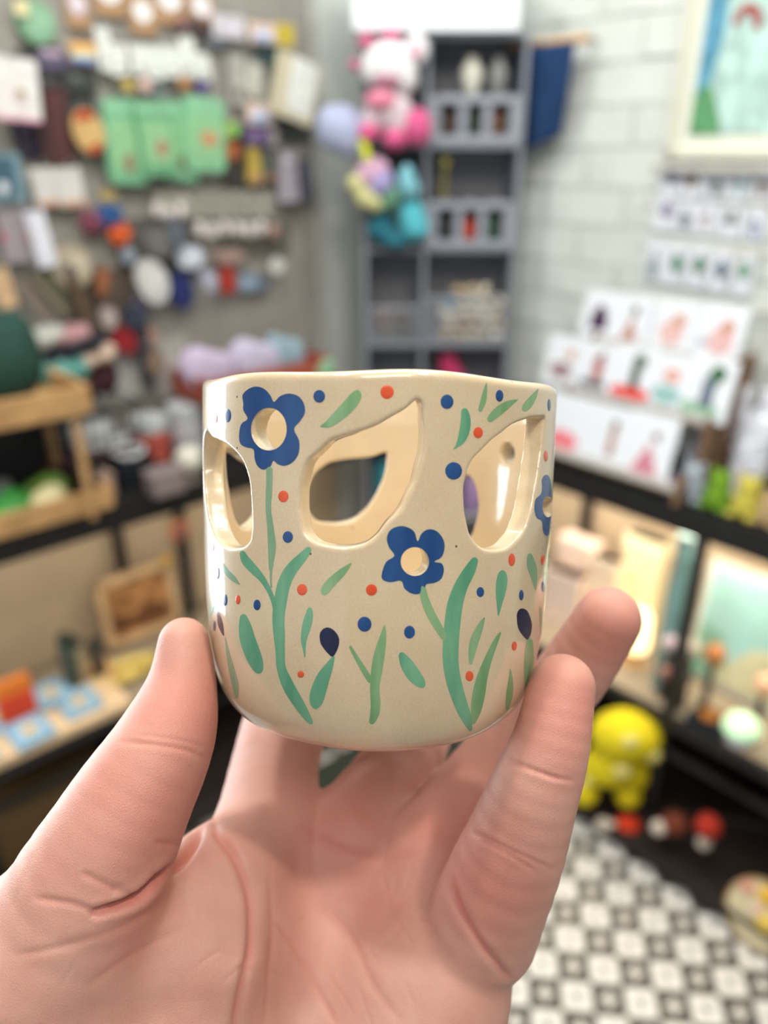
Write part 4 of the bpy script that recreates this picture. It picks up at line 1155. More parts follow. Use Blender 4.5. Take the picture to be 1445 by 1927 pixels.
# stacked scrunchies and bags further left
for k, (px, py, w, h, c, lb) in enumerate(((76, 636, 80, 30, (172, 174, 166), 'pale grey'), (128, 630, 70, 24, (168, 130, 132), 'dusty rose'), (135, 650, 110, 18, (36, 40, 48), 'black'), (116, 668, 80, 22, (120, 96, 96), 'mauve'), (160, 672, 100, 26, (200, 178, 160), 'peach'), (118, 694, 84, 44, (98, 158, 150), 'teal'), (160, 716, 106, 60, (60, 34, 38), 'very dark maroon'), (104, 722, 30, 40, (120, 40, 44), 'wine red'))):
    P = LW.on(px, py, .14 + .012 * (k % 3)); W_, H_ = LW.size(px, py, w, h, .14)
    t = place('hair_scrunchie', '%s ruffled scrunchie in the pile left of centre' % lb, 'scrunchie', frame_at(P, LW, -8), 'pile of scrunchies')
    n = 7; parts = [((W_ / 2 * .8 * math.cos(2 * math.pi * i / n), .03 * math.sin(2 * math.pi * i / n), 0), (W_ * .2, .02, H_ * .55)) for i in range(n)]
    blob('ruffle', parts, C_(*c, .95), t, .005, .006)
bm = B()
P = LW.at(LW.x(140, 745, .14), .15, LW.on(140, 752, .15)[2] - .016)
t = place('wire_basket', 'dark wire basket with a rim under the scrunchie pile', 'basket', frame_at(P, LW))
for dz in (0, -.05, -.1):
    for a, b_ in (((-.11, -.07), (.11, -.07)), ((-.11, .07), (.11, .07)), ((-.11, -.07), (-.11, .07)), ((.11, -.07), (.11, .07))):
        add_cyl(bm, (*a, dz), (*b_, dz), .002, seg=6)
bm_obj('rim', bm, BLACK, t); bm = B()
for i in range(12):
    x = -.11 + .02 * i; add_cyl(bm, (x, -.07, 0), (x, -.07, -.1), .0012, seg=5)
bm_obj('wires', bm, BLACK, t); bm = B(); add_box(bm, (0, 0, -.1), (.22, .14, .004)); bm_obj('base', bm, C_(60, 36, 40), t); bm = B()
for x in (-.1, .1): add_cyl(bm, (x, .07, -.05), (x, .135, -.05), .003, seg=6)
bm_obj('bracket', bm, BLACK, t)

# crates with coloured goods at the far left
def crate(px, py, w, d, h, label, z, off, hollow=True, wood=OAK, tl=0):
    P = LW.at(LW.x(px, py, off), off, z)
    t = place('wooden_crate', label, 'crate', frame_at(P, LW, 0))
    th = .012
    for c, s, nm in (((0, 0, th / 2), (w, d, th), 'crate_floor'), ((0, -d / 2, h / 2), (w, th, h), 'crate_side'), ((0, d / 2, h / 2), (w, th, h), 'crate_side'), ((-w / 2, 0, h / 2), (th, d, h), 'crate_side'), ((w / 2, 0, h / 2), (th, d, h), 'crate_side')):
        bm = B(); add_box(bm, c, s, .002); bm_obj(nm, bm, wood, t)
    return t, P
t, P1 = crate(40, 975, .30, .17, .045, 'shallow oak tray on the counter at the left edge holding green soap', CT, .225)
t, P2 = crate(10, 800, .24, .20, .05, 'oak tray on short posts holding the dark green bag, left edge', 1.075, .26)
for x in (-.1, .1):
    for y in (-.08, .08):
        bm = B(); add_cyl(bm, (x, y, -.215), (x, y, .0), .008, seg=8); bm_obj('post', bm, OAK, t)
q = P2 + np.array([0, 0, .014])
t = place('green_bag', 'dark green soft bag standing in the upper oak tray at the left edge', 'bag', frame_at(q, LW))
blob('bag_body', [((0, 0, .07), (.085, .06, .075)), ((-.04, 0, .13), (.05, .045, .06)), ((.045, .01, .12), (.035, .04, .04))], C_(34, 66, 58, .8), t, .006, .03)
bm = B(); add_cyl(bm, (-.03, 0, .17), (.0, 0, .21), .005, seg=8); add_cyl(bm, (.0, 0, .21), (.03, 0, .17), .005, seg=8); bm_obj('handle', bm, C_(60, 96, 84), t)
for dx, dy, c, lb, r in ((-.03, -.03, (60, 150, 66), 'bright green', .05), (.055, .0, (104, 140, 60), 'moss green', .045), (.04, -.055, (214, 206, 160), 'cream', .035)):
    q = P1 + LW.X * dx + LW.Y * dy + np.array([0, 0, .014])
    t = place('round_soap', '%s rounded soap in the shallow oak tray' % lb, 'soap', frame_at(q, LW), 'soaps in the oak tray')
    blob('bar', [((0, 0, .022), (r, r * .8, .024)), ((.01, 0, .03), (r * .7, r * .6, .024))], C_(*c, .35), t, .004)
    flat('label', ell(r * .4, .008, 10, 0, .022), -r * .82, -r * .7, C_(*[min(255, v + 30) for v in c]), t)
box_thing_late = P1 + LW.Y * .072 + np.array([0, 0, .012])
t = place('slate_board', 'dark slate board standing at the back of the shallow oak tray', 'board', frame_at(box_thing_late, LW))
bm = B(); add_box(bm, (0, 0, .08), (.26, .008, .16), .002); bm_obj('board', bm, C_(38, 42, 46), t); bm = B(); add_box(bm, (0, 0, .162), (.265, .012, .008), .001); bm_obj('top_strip', bm, C_(70, 72, 74), t)
q = P1 + LW.X * (-.06) + LW.Y * .02 + np.array([0, 0, .014])
t = place('glass_bowl', 'dark glass bowl lying behind the green soaps', 'bowl', frame_at(q, LW))
bm = B(); add_lathe(bm, [(.03, 0), (.05, .02), (.06, .05), (.056, .05), (.046, .022), (.02, .006)], 20); bm_obj('bowl', bm, mat((70, 74, 78), .1, .05, 20, .6), t, smooth=True)
bm = B(); add_lathe(bm, [(.058, .049), (.062, .051), (.058, .053)], 20); bm_obj('rim', bm, mat((120, 124, 126), .1, .05, 20, .6), t, smooth=True)

# lidded tins
def tin(px, py, r, h, body, lid, label, z=CT, lift=0):
    P = on_z(px, py, z); P = P + np.array([0, 0, lift])
    t = place('lidded_tin', label, 'tin', Matrix.Translation(Vector(P)) @ Matrix.Rotation(LW.ang, 4, 'Z'))
    bm = B(); add_lathe(bm, [(r * .96, 0), (r, .003), (r, h * .72), (r * .98, h * .73)], 24); bm_obj('tin_body', bm, C_(*body, .5), t, smooth=True)
    bm = B(); add_lathe(bm, [(r * 1.04, h * .70), (r * 1.05, h * .72), (r * 1.05, h * .97), (r * 1.0, h)], 24); bm_obj('lid', bm, C_(*lid, .35), t)
    flat('label', rrect(r * .9, h * .3, .2), -r * 1.02, -r * .9, C_(*[min(255, v + 14) for v in body]), t)
    return P
tin(185, 890, .042, .115, (196, 198, 194), (206, 212, 212), 'silver-lidded tin with a pale body, left one of the row on the counter')
tin(222, 880, .034, .075, (198, 122, 102), (196, 200, 200), 'silver-lidded tin with a faded coral body behind the white dish')
tin(288, 858, .042, .095, (178, 84, 70), (190, 196, 198), 'silver-lidded tin with a brick red body, middle of the counter row')
tin(356, 842, .040, .110, (190, 190, 194), (198, 204, 208), 'silver-lidded tin with a grey-white body next to the cup')
P = on_z(250, 905, CT)
t = place('white_dish', 'small white dish on a black box in front of the tins', 'dish', Matrix.Translation(Vector(P + np.array([0, 0, .052]))))
bm = B(); add_lathe(bm, [(.018, 0), (.03, .008), (.036, .02), (.033, .02), (.02, .006)], 22); bm_obj('bowl', bm, C_(222, 228, 230, .3), t, smooth=True)
bm = B(); add_lathe(bm, [(.014, .003), (.02, .006), (.001, .009)], 16); bm_obj('glaze_pool', bm, C_(236, 240, 242, .1), t, smooth=True)
def box_thing(P, pl, w, d, h, c, label, cat='box', name='small_box', extra=None):
    t = place(name, label, cat, frame_at(P, pl))
    bm = B(); add_box(bm, (0, 0, h / 2), (w, d, h), .002); bm_obj('box_body', bm, C_(*c), t)
    bm = B(); add_box(bm, (0, 0, h * .93), (w * 1.03, d * 1.03, h * .12), .001); bm_obj('lid', bm, C_(*[min(255, v + 10) for v in (extra or c)]), t)
    return t
box_thing(P, LW, .085, .06, .05, (26, 30, 36), 'small matt black box under the white dish')
box_thing(on_z(170, 935, CT), LW, .05, .05, .055, (62, 54, 44), 'dark brown box left of the black box')
box_thing(on_z(198, 935, CT), LW, .035, .04, .055, (150, 128, 116), 'narrow pinkish-tan box beside the dark brown box')
box_thing(on_z(312, 925, CT), LW, .07, .05, .05, (134, 122, 122), 'mauve-grey box on the counter left of the cup')
P = on_z(360, 905, CT)
t = place('white_bauble', 'white round bauble on a short foot touching the cup outline at left', 'bauble', Matrix.Translation(Vector(P)))
bm = B(); add_ball(bm, (0, 0, .05), .030, (1, 1, 1), 3); bm_obj('ball', bm, C_(214, 212, 198, .3), t, smooth=True); bm = B(); add_lathe(bm, [(.02, 0), (.012, .006), (.01, .024)], 16); bm_obj('foot', bm, C_(120, 110, 104), t)

# ------------------------------------------------------------------ lower shelf, left side
LS = .364
fo = min(max(off_of(on_z(262, 1204, LS), LW), .03), .2)
P = LW.on(262, 1140, fo)
w, h = LW.size(262, 1140, 140, 118, fo)
t = place('framed_landscape', 'pale wooden frame with a brown landscape print on the left lower shelf', 'picture frame', frame_at((P[0], P[1], LS + h * .5 + .01), LW, 0, -6))
fw = .020
for c, s in (((0, 0, h / 2 - fw / 2), (w, .018, fw)), ((0, 0, -h / 2 + fw / 2), (w, .018, fw)), ((-w / 2 + fw / 2, 0, 0), (fw, .018, h)), ((w / 2 - fw / 2, 0, 0), (fw, .018, h))):
    bm = B(); add_box(bm, c, s, .002); bm_obj('frame_bar', bm, PALEWOOD, t)
flat('print', rrect(w - 2 * fw, h - 2 * fw, .01), .0, .006, mat((170, 124, 80), .7, .6, 22), t)
flat('print_hills', [(-w * .35, -h * .3), (w * .35, -h * .3), (w * .35, -h * .12), (w * .1, -h * .02), (-w * .1, -h * .14), (-w * .35, -h * .02)], -.003, .001, C_(110, 74, 48), t)
flat('print_sun', ell(w * .07, w * .07, 14, w * .02, h * .1), -.003, .001, C_(200, 150, 100), t)
q = LW.on(330, 1076, .22)
bm = B(); add_ball(bm, (0, 0, 0), .012, (1, 1, 1), 2); o = bm_obj('yellow_knob', bm, C_(220, 176, 60), t, smooth=True); o.location = (w / 2 - .012, -.006, h / 2)
for px, py, w_, h_, c, lb in ((118, 1185, 34, 110, (70, 78, 70), 'dark green-grey jar with a dark lid'), (140, 1200, 20, 96, (168, 154, 122), 'pale khaki jar beside the dark jar'), (172, 1180, 26, 80, (74, 66, 58), 'charcoal brown jar left of the picture frame')):
    P = LW.on(px, py, .16); W_, H_ = LW.size(px, py, w_, h_, .16)
    t = place('tall_jar', lb, 'jar', frame_at((P[0], P[1], LS), LW)); r = W_ / 2
    bm = B(); add_lathe(bm, [(r * .9, 0), (r, .004), (r, H_ * .8), (r * .7, H_ * .88)], 18); bm_obj('jar_body', bm, C_(*c, .35), t, smooth=True)
    bm = B(); add_lathe(bm, [(r * .85, H_ * .84), (r * .85, H_), (r * .8, H_ * 1.01)], 18); bm_obj('lid', bm, C_(44, 56, 50, .4), t)
for (px, py, w, d, c, lb) in ((165, 1250, .11, .06, (216, 172, 118), 'flat tan wooden block'), ):
    P = LW.on(px, py, .14); box_thing((P[0], P[1], LS), LW, w, d, .022, c, lb + ' behind the yellow dish', 'block', 'wooden_block')
P = LW.on(245, 1262, .17)
t = place('yellow_dish', 'shallow yellow oval dish under the picture frame', 'dish', frame_at((P[0], P[1] - .02, LS), LW))
bm = B(); add_lathe(bm, [(.05, 0), (.068, .012), (.074, .026), (.070, .026), (.05, .01)], 24); o = bm_obj('dish_body', bm, C_(204, 184, 104, .35), t, smooth=True); o.scale = (1, .6, 1)
bm = B(); add_lathe(bm, [(.046, .009), (.052, .011), (.001, .012)], 20); o = bm_obj('dish_base', bm, C_(222, 198, 110, .35), t, smooth=True); o.scale = (1, .6, 1)
P = LW.on(12, 1250, .20); W_, H_ = LW.size(12, 1250, 70, 90, .20)
t = place('orange_packet', 'orange and red packet standing at the left edge of the lower shelf', 'packet', frame_at((P[0], P[1], LS + H_ / 2), LW, 0, -8))
flat('packet_body', rrect(W_, H_, .06), -.01, .01, C_(214, 120, 48), t); flat('red_panel', rrect(W_ * .96, H_ * .45, .06), -.013, -.009, C_(206, 70, 44), t)
# board with four daisy coasters
c0 = on_z(100, 1392, LS)
cb = LW.at(LW.x(80, 1380, .235), .215, LS)
t = place('serving_board', 'pale wooden board at the front of the left lower shelf under the daisy coasters', 'board', frame_at(cb, LW))
bm = B(); add_box(bm, (-.02, -.01, .011), (.40, .16, .022), .004); bm_obj('board', bm, mat((214, 186, 148), .4, .12, 16), t); bm = B(); add_cyl(bm, (.165, -.01, .020), (.165, -.01, .0232), .007, seg=14); bm_obj('hanging_hole_ring', bm, OAK, t)
for k, (dx, dy) in enumerate(((.085, -.028), (-.03, -.05), (.05, .045), (-.06, .04), (-.15, -.05))):
    q = cb + LW.X * dx + LW.Y * dy + np.array([0, 0, .022])
    t = place('daisy_coaster', 'pale blue daisy coaster, %s on the serving board' % ('front right', 'front middle', 'back right', 'back middle', 'front left')[k], 'coaster', Matrix.Translation(Vector(q)) @ Matrix.Rotation(LW.ang + .1 * k, 4, 'Z') @ Matrix.Rotation(.12, 4, 'X'), 'daisy coasters')
    bm = B(); add_box(bm, (0, 0, .008), (.082, .082, .009), .003); bm_obj('coaster_body', bm, C_(126, 164, 188, .15), t)
    me = None
    for i in range(8):
        a = i * math.pi / 4
        if me is None:
            b0 = B(); add_ball(b0, (.018, 0, 0), .009, (1, .36, .15), 1); me = bpy.data.meshes.new('petal'); b0.to_mesh(me); b0.free(); me.materials.append(C_(222, 224, 220, .2))
        o = link(bpy.data.objects.new('petal', me)); o.parent = t; o.location = (0, 0, .0135); o.rotation_euler = (0, 0, a)
    bm = B(); add_ball(bm, (0, 0, .014), .013, (1, 1, .35), 2); bm_obj('flower_centre', bm, C_(206, 160, 20, .3), t, smooth=True)
# small paintbrush-like flower pick under the counter
P = LW.on(338, 1000, .25)
t = place('flower_pick', 'orange and mauve fabric flower on a black stem under the left counter', 'flower pick', frame_at((P[0], P[1], LW.on(338, 1000, .25)[2]), LW))
petals(t, .028, C_(196, 122, 84), 6); bm = B(); add_ball(bm, (0, -.006, 0), .014); bm_obj('centre', bm, C_(140, 96, 96), t, smooth=True)
zz = P[2] - LS
bm = B(); add_cyl(bm, (0, 0, -zz), (0, 0, -.01), .006, seg=10); bm_obj('stem', bm, BLACK, t)
# things deep below
P = LW.on(60, 1560, .2)
box_thing((P[0], P[1], .06), LW, .34, .16, .16, (92, 72, 44), 'large dim brown box on the base shelf at the left', 'box', 'storage_box')
# ------------------------------------------------------------------ tower of grey cubbies in the corner
def tz(px, py, off=0): return TW.on(px, py, off)
x0 = tz(686, 400)[0]; xm = tz(800, 400)[0]; x1 = tz(972, 400)[0]
zt = tz(800, 66)[2]; zr = [tz(800, y)[2] for y in (275, 470, 650)]
zr = [zt] + zr + [zr[-1] - (zr[1] - zr[2]) * 1.05 * k for k in (1, 2, 3, 4)]
GREY = mat((140, 146, 156), .4, .05, 20); DGREY = mat((146, 148, 154), .5, .06, 20)
t = thing('cubby_tower', 'tall grey two-column cubby tower standing in the corner', 'shelving', (0, 2.0, 0))
D = .15
def tb(nm, c, s, m=GREY): bm = B(); add_box(bm, c, s, .001); return bm_obj(nm, bm, m, t)
for x in (x0, xm, x1): tb('upright', (x, D / 2, zt / 2), (.010, D, zt))
for z in zr: tb('shelf', ((x0 + x1) / 2, D / 2, z), (x1 - x0, D, .009))
tb('back_panel', ((x0 + x1) / 2, D - .003, zt / 2), (x1 - x0, .005, zt), DGREY)
# white sign box on top
t = thing('white_header_box', 'plain white box on top of the cubby tower', 'box', (0, 2.0, zt + .005))
hx0, hx1 = tz(664, 40)[0], tz(976, 40)[0]; hz = tz(800, -60)[2] - zt
bm = B(); add_box(bm, ((hx0 + hx1) / 2, .06, hz / 2), (hx1 - hx0, .16, hz), .004); bm_obj('box_body', bm, mat((236, 242, 248), .5, .02), t)
bm = B(); add_box(bm, ((hx0 + hx1) / 2, .06, hz), (hx1 - hx0 + .006, .166, .02), .003); bm_obj('lid', bm, mat((230, 236, 242), .5, .02), t)
cx = (xm + x1) / 2; cw = (x1 - xm)
def drawer_box(r, y_top, y_bot, label, wins, lid):
    z0 = zr[r + 1] + .0045; z1 = tz(880, y_top)[2]; h = z1 - z0
    t = thing('display_box', label, 'display box', (cx, 2.0, z0))
    w = cw - .012; d = .12
    wx = [(-w * .27), 0, w * .27]
    m = mat((150, 156, 166), .35, .04)
    for c, s, nm in (((0, .06, .003), (w, d, .006), 'box_floor'), ((0, .06, h - .004), (w, d, .008), 'box_top'), ((0, .118, h / 2), (w, .004, h), 'box_back')):
        bm = B(); add_box(bm, c, s, .001); bm_obj(nm, bm, m if nm != 'box_back' else DGREY, t)
    for x, ww in ((-w / 2 + .012, .024), (-w * .135, .020), (w * .135, .020), (w / 2 - .012, .024)):
        bm = B(); add_box(bm, (x, .06, h / 2), (ww, d, h), .001); bm_obj('divider', bm, m, t)
    for s_, zc_ in ((.018, .010), (.016, h - .010)):
        bm = B(); add_box(bm, (0, -.001, zc_), (w, .004, s_), .001); bm_obj('front_rail', bm, m, t)
    for i, (c, f, lb) in enumerate(wins):
        q = thing('bottle', lb, 'bottle', (cx + wx[i], 2.03, z0 + .006), group='bottles in the display boxes')
        bm = B(); add_lathe(bm, [(.012, 0), (.014, .004), (.014, h * f * .7), (.006, h * f * .85), (.006, h * f)], 14); bm_obj('bottle_body', bm, C_(*c, .3), q, smooth=True)
        bm = B(); add_lathe(bm, [(.007, h * f), (.007, h * f + .008)], 12); bm_obj('cap', bm, C_(40, 36, 32), q)
drawer_box(0, 178, 270, 'grey three-window display box in the upper right cubby', [((84, 70, 62), .7, 'brown bottle in the left window of the upper display box'), ((50, 66, 52), .75, 'dark green bottle in the middle window of the upper display box'), ((112, 80, 62), .75, 'rusty bottle in the right window of the upper display box')], 0)
drawer_box(1, 378, 462, 'grey three-window display box in the second right cubby', [((64, 66, 66), .7, 'charcoal bottle in the left window of the lower display box'), ((196, 64, 40), .62, 'orange-red bottle in the middle window of the lower display box'), ((66, 96, 78), .72, 'green bottle in the right window of the lower display box')], 0)
for px, py, r, c, lb in ((888, 126, .026, (214, 214, 200), 'cream'), (938, 128, .022, (140, 142, 138), 'dull grey')):
    P = tz(px, py, -.05); zb = tz(880, 178)[2]
    t = thing('ornament_vase', '%s bulbous vase on the upper display box' % lb, 'vase', (P[0], 2.05, zb + .001))
    bm = B(); add_lathe(bm, [(r * .5, 0), (r * .6, .004), (r * 1.0, .038), (r * .9, .056), (r * .5, .068), (r * .55, .074)], 18); bm_obj('vase_body', bm, C_(*c, .4), t, smooth=True)
    bm = B(); add_lathe(bm, [(r * .55, .073), (r * .6, .076), (r * .5, .078)], 18); bm_obj('rim', bm, C_(*c, .4), t, smooth=True)
P = tz(835, 325, -.02)
t = thing('yellow_stick', 'tall yellow-green stick figure standing on the lower display box', 'ornament', (P[0], 2.03, tz(880, 378)[2] + .001))
bm = B(); add_cyl(bm, (0, 0, 0), (.004, 0, .08), .006, .004, 10); bm_obj('stem', bm, C_(130, 124, 56), t); bm = B(); add_ball(bm, (.004, 0, .084), .010); bm_obj('tip', bm, C_(168, 160, 70), t, smooth=True)
# clear bin with shells
z0 = zr[3] + .006
def bin_(x, w, z, h, label):
    t = thing('clear_bin', label, 'bin', (x, 2.0, z))
    m = mat((196, 204, 212), .12, .02, 10, .5, 0, 0, 0, 0, .10)
    for c, s in (((0, -.004, h / 2), (w, .003, h)), ((-w / 2, .055, h / 2), (.003, .118, h)), ((w / 2, .055, h / 2), (.003, .118, h)), ((0, .055, .0015), (w, .118, .003))):
        bm = B(); add_box(bm, c, s); bm_obj('bin_wall', bm, m, t)
    bm = B(); add_box(bm, (0, -.006, h), (w + .004, .008, .006), .001); bm_obj('rim', bm, C_(160, 168, 178, .2), t)
bin_(cx, cw - .018, z0, .115, 'clear front bin full of cream shell pieces in the third right cubby')
rs = random.Random(11); k = 0
ADJ = ('cream', 'pale', 'sandy', 'ivory')
for iz in range(5):
    for ix in range(5):
        px = 838 + ix * 24 + (iz % 2) * 8; py = 630 - iz * 21
        if iz == 4 and ix in (0, 4): continue
        c = rs.choice([(214, 204, 180), (196, 180, 152), (226, 224, 214), (186, 164, 132), (208, 200, 188)])
        if (ix, iz) == (0, 4) : continue
        if (ix, iz) == (0, 3): c = (90, 140, 168)
        q = tz(px, py, -.045); s = .020
        lab = ('blue shell piece at the top left of the clear bin' if c == (90, 140, 168) else '%s shell piece, %s of the heap, %s row' % ({214: 'cream', 196: 'sandy', 226: 'near-white', 186: 'tan', 208: 'ivory'}[c[0]], ('far left', 'left', 'middle', 'right', 'far right')[ix], ('bottom', 'second', 'third', 'fourth', 'top')[iz]))
        t = thing('shell_piece', lab, 'shell', (q[0], 2.045 + .01 * rs.uniform(-1, 1), q[2]), group='shell pieces in the clear bin')
        a = rs.uniform(-1, 1)
        bm = B(); add_ball(bm, (0, 0, 0), s, (1, .7, .62), 2); o = bm_obj('shell', bm, C_(*c, .35), t, smooth=True); o.rotation_euler = (0, a, 0)
# left third cubby: bag of dark trinkets; lower cubbies
xl = (x0 + xm) / 2; wl_ = xm - x0
bin_(xl, wl_ - .018, z0, .09, 'clear front bin with dark brown pouches in the third left cubby')
for dx, dz, c, lb in ((-.03, .05, (110, 80, 66), 'brown'), (.02, .055, (78, 66, 58), 'dark brown'), (-.02, .02, (96, 92, 84), 'grey'), (.03, .018, (70, 66, 56), 'olive black')):
    t = thing('trinket_pouch', '%s trinket pouch in the third left cubby' % lb, 'pouch', (xl + dx, 2.045, z0 + dz - .02)); blob('pouch_body', [((0, 0, .02), (.022, .02, .026)), ((0, 0, .045), (.008, .008, .012))], C_(*c), t, .004)
    bm = B(); add_lathe(bm, [(.009, .042), (.010, .044), (.009, .046)], 12); bm_obj('tie', bm, C_(150, 130, 110), t)
for px_, py_, c_, lb_, col_ in ((722, 890, (60, 140, 156), 'teal', 0), (888, 915, (140, 120, 170), 'lilac', 1)):
    q = tz(px_, py_, -.04); zsh = max(z for z in zr if z < q[2])
    t = thing('storage_pot', '%s pot in a lower cubby, seen through the cup cutout' % lb_, 'pot', (q[0], 2.05, zsh + .005))
    bm = B(); add_lathe(bm, [(.022, 0), (.030, .01), (.032, q[2] - zsh + .01), (.026, q[2] - zsh + .02)], 18); bm_obj('pot_body', bm, C_(*c_), t, smooth=True)
    bm = B(); add_lathe(bm, [(.026, q[2] - zsh + .018), (.028, q[2] - zsh + .022), (.01, q[2] - zsh + .03)], 18); bm_obj('lid', bm, C_(*[min(255, v + 20) for v in c_]), t)
t = thing('pink_plush', 'hot pink plush peeking over the cup rim in the fourth right cubby', 'plush toy', (tz(846, 690)[0], 2.05, zr[4] + .006))
hgt = tz(846, 668, -.05)[2] - zr[4]
blob('plush_body', [((0, 0, .04), (.042, .03, .045)), ((0, 0, hgt - .035), (.024, .022, .032)), ((.022, 0, hgt - .06), (.02, .02, .025))], C_(206, 62, 112, .9), t, .005, .02)
for s in (-1, 1):
    bm = B(); add_ball(bm, (s * .013, 0, hgt - .008), .009); bm_obj('ear', bm, C_(216, 70, 120, .9), t, smooth=True)

# plush toys in the left column
def plush_point(px, py, off=.02): return tz(px, py, off)
s = 1 / 800
P = np.array([tz(730, 200)[0], 1.985, zr[1] + .006])
t = thing('white_pink_plush', 'white and pink horned plush with a green leaf sitting in the upper left cubby', 'plush toy', tuple(P))
def lp(px, py, off=.03):
    q = tz(px, py, off); return (q[0] - P[0], -off - (P[1] - 2.0), q[2] - P[2])
WH = C_(226, 226, 228, .95); PK = C_(206, 92, 138, .95); PP = C_(224, 170, 190, .95)
blob('head', [(lp(728, 130), (.058, .045, .045)), (lp(735, 112), (.050, .04, .035)), (lp(760, 150), (.03, .035, .03))], WH, t, .005, .02)
blob('torso', [(lp(735, 205), (.05, .04, .035)), (lp(700, 228), (.026, .026, .026)), (lp(748, 235), (.032, .032, .03))], C_(214, 200, 208, .95), t, .005, .02)
blob('snout', [(lp(716, 188, .065), (.034, .02, .02))], C_(222, 136, 160, .95), t, .004)
blob('brow', [(lp(722, 150, .07), (.022, .01, .010)), (lp(740, 152, .068), (.016, .01, .009))], C_(176, 116, 140, .95), t, .004)
for px, py, r in ((690, 80, .018), (736, 74, .022), (668, 122, .012)):
    blob('horn', [(lp(px, py), (r, r, r))], C_(196, 104, 136, .95), t, .004)
for px, py, r in ((784, 92, .026),):
    blob('ear', [(lp(px, py), (r, r * .6, r * 1.2))], WH, t, .004); blob('inner_ear', [(lp(px - 3, py + 4, .048), (r * .5, r * .3, r * .6))], PP, t, .004)
blob('leaf', [(lp(712, 96), (.028, .02, .010)), (lp(695, 104), (.016, .016, .008))], C_(62, 128, 92, .9), t, .004)
for px, py, r in ((694, 250, .024), (744, 262, .028), (787, 240, .030)):
    blob('foot', [(lp(px, py, .05), (r, r, r * (1.3 if px > 780 else .8)))], PK, t, .004)
for px in (706, 742):
    bm = B(); add_ball(bm, lp(px, 164, .072), .0045); bm_obj('eye', bm, C_(30, 24, 26, .2), t, smooth=True)
for px, py, r, c, lb, loc in ((640, 245, 34, (168, 176, 204), 'pale blue', 'hanging left of the tower'), (660, 246, 22, (176, 140, 196), 'lilac', 'in front of the pale blue one')):
    q = tz(px, py, .03); t = thing('puff_ball', '%s fluffy puff %s' % (lb, loc), 'puff', tuple(q)); rr = r * 1.25 / 800
    blob('puff', [((0, 0, 0), (rr, rr * .8, rr)), ((.3 * rr, 0, -.4 * rr), (rr * .7, rr * .6, rr * .7)), ((-.4 * rr, 0, .2 * rr), (rr * .6, rr * .6, rr * .7))], C_(*c, .95), t, .004, .01)
    bm = B(); add_cyl(bm, (0, 0, rr * .8), (x0 - q[0], .03, rr + .05), .0012, seg=6); bm_obj('cord', bm, C_(150, 150, 160), t)
q = tz(684, 281, .06); t = thing('yellow_tag', 'neon yellow paper tag hanging under the horned plush', 'tag', tuple(q))
flat('tag', [(-.012, .022), (.006, .024), (.018, -.020), (.002, -.026)], -.001, .001, mat((214, 222, 60), .6, .03), t); bm = B(); add_cyl(bm, (-.003, 0, .022), (-.001, .03, .05), .001, seg=5); bm_obj('string', bm, WHITE, t)
# pastel octopus-like plush bundle in second left cubby
P2_ = np.array([tz(730, 400)[0], 2.0, zr[2] + .006])
t = thing('pastel_plush', 'pastel rainbow many-armed plush hanging over the second left cubby', 'plush toy', tuple(P2_))
def l2(px, py, off=.03): q = tz(px, py, off); return (q[0] - P2_[0], -off, q[2] - P2_[2])
for nm, c, bl in (('head', (196, 160, 184), [((706, 325), .036), ((690, 332), .028)]), ('lilac_arm', (158, 150, 196), [((722, 340), .024), ((712, 352), .022)]), ('yellow_arm', (196, 196, 140), [((668, 345), .020), ((686, 372), .022), ((706, 384), .018)]), ('green_arm', (96, 140, 116), [((738, 368), .022), ((730, 384), .018)]), ('pale_blue_arm', (124, 184, 196), [((764, 340), .020), ((772, 356), .022), ((766, 322), .014)])):
    blob(nm, [(l2(*p, .05 if nm != 'head' else .035), (r, r * .8, r)) for p, r in bl], C_(*c, .95), t, .005, .015)
t = thing('turquoise_plush', 'bright turquoise plush sitting in the second left cubby', 'plush toy', tuple(P2_ + np.array([.02, 0, 0])))
def l3(px, py, off=.02): q = tz(px, py, off); return (q[0] - P2_[0] - .02, -off, q[2] - P2_[2])
blob('body', [(l3(775, 415), (.032, .03, .042)), (l3(770, 392), (.022, .022, .03)), (l3(785, 432), (.026, .026, .022))], C_(88, 186, 200, .9), t, .005, .02)
for sx in (760, 780): bm = B(); add_ball(bm, l3(sx, 378, .035), .008); bm_obj('ear', bm, C_(104, 196, 208, .9), t, smooth=True)
t = thing('dark_teal_plush', 'dark teal plush slumped beside the turquoise one', 'plush toy', tuple(P2_ - np.array([.02, 0, 0])))
def l4(px, py, off=.01): q = tz(px, py, off); return (q[0] - P2_[0] + .02, -off, q[2] - P2_[2])
blob('body', [(l4(715, 430), (.034, .03, .03)), (l4(745, 452), (.036, .028, .02)), (l4(722, 405), (.022, .022, .024))], C_(46, 116, 132, .9), t, .005, .02)
for sx in (714, 732): bm = B(); add_ball(bm, l4(sx, 392, .02), .007); bm_obj('ear', bm, C_(40, 96, 110, .9), t, smooth=True)

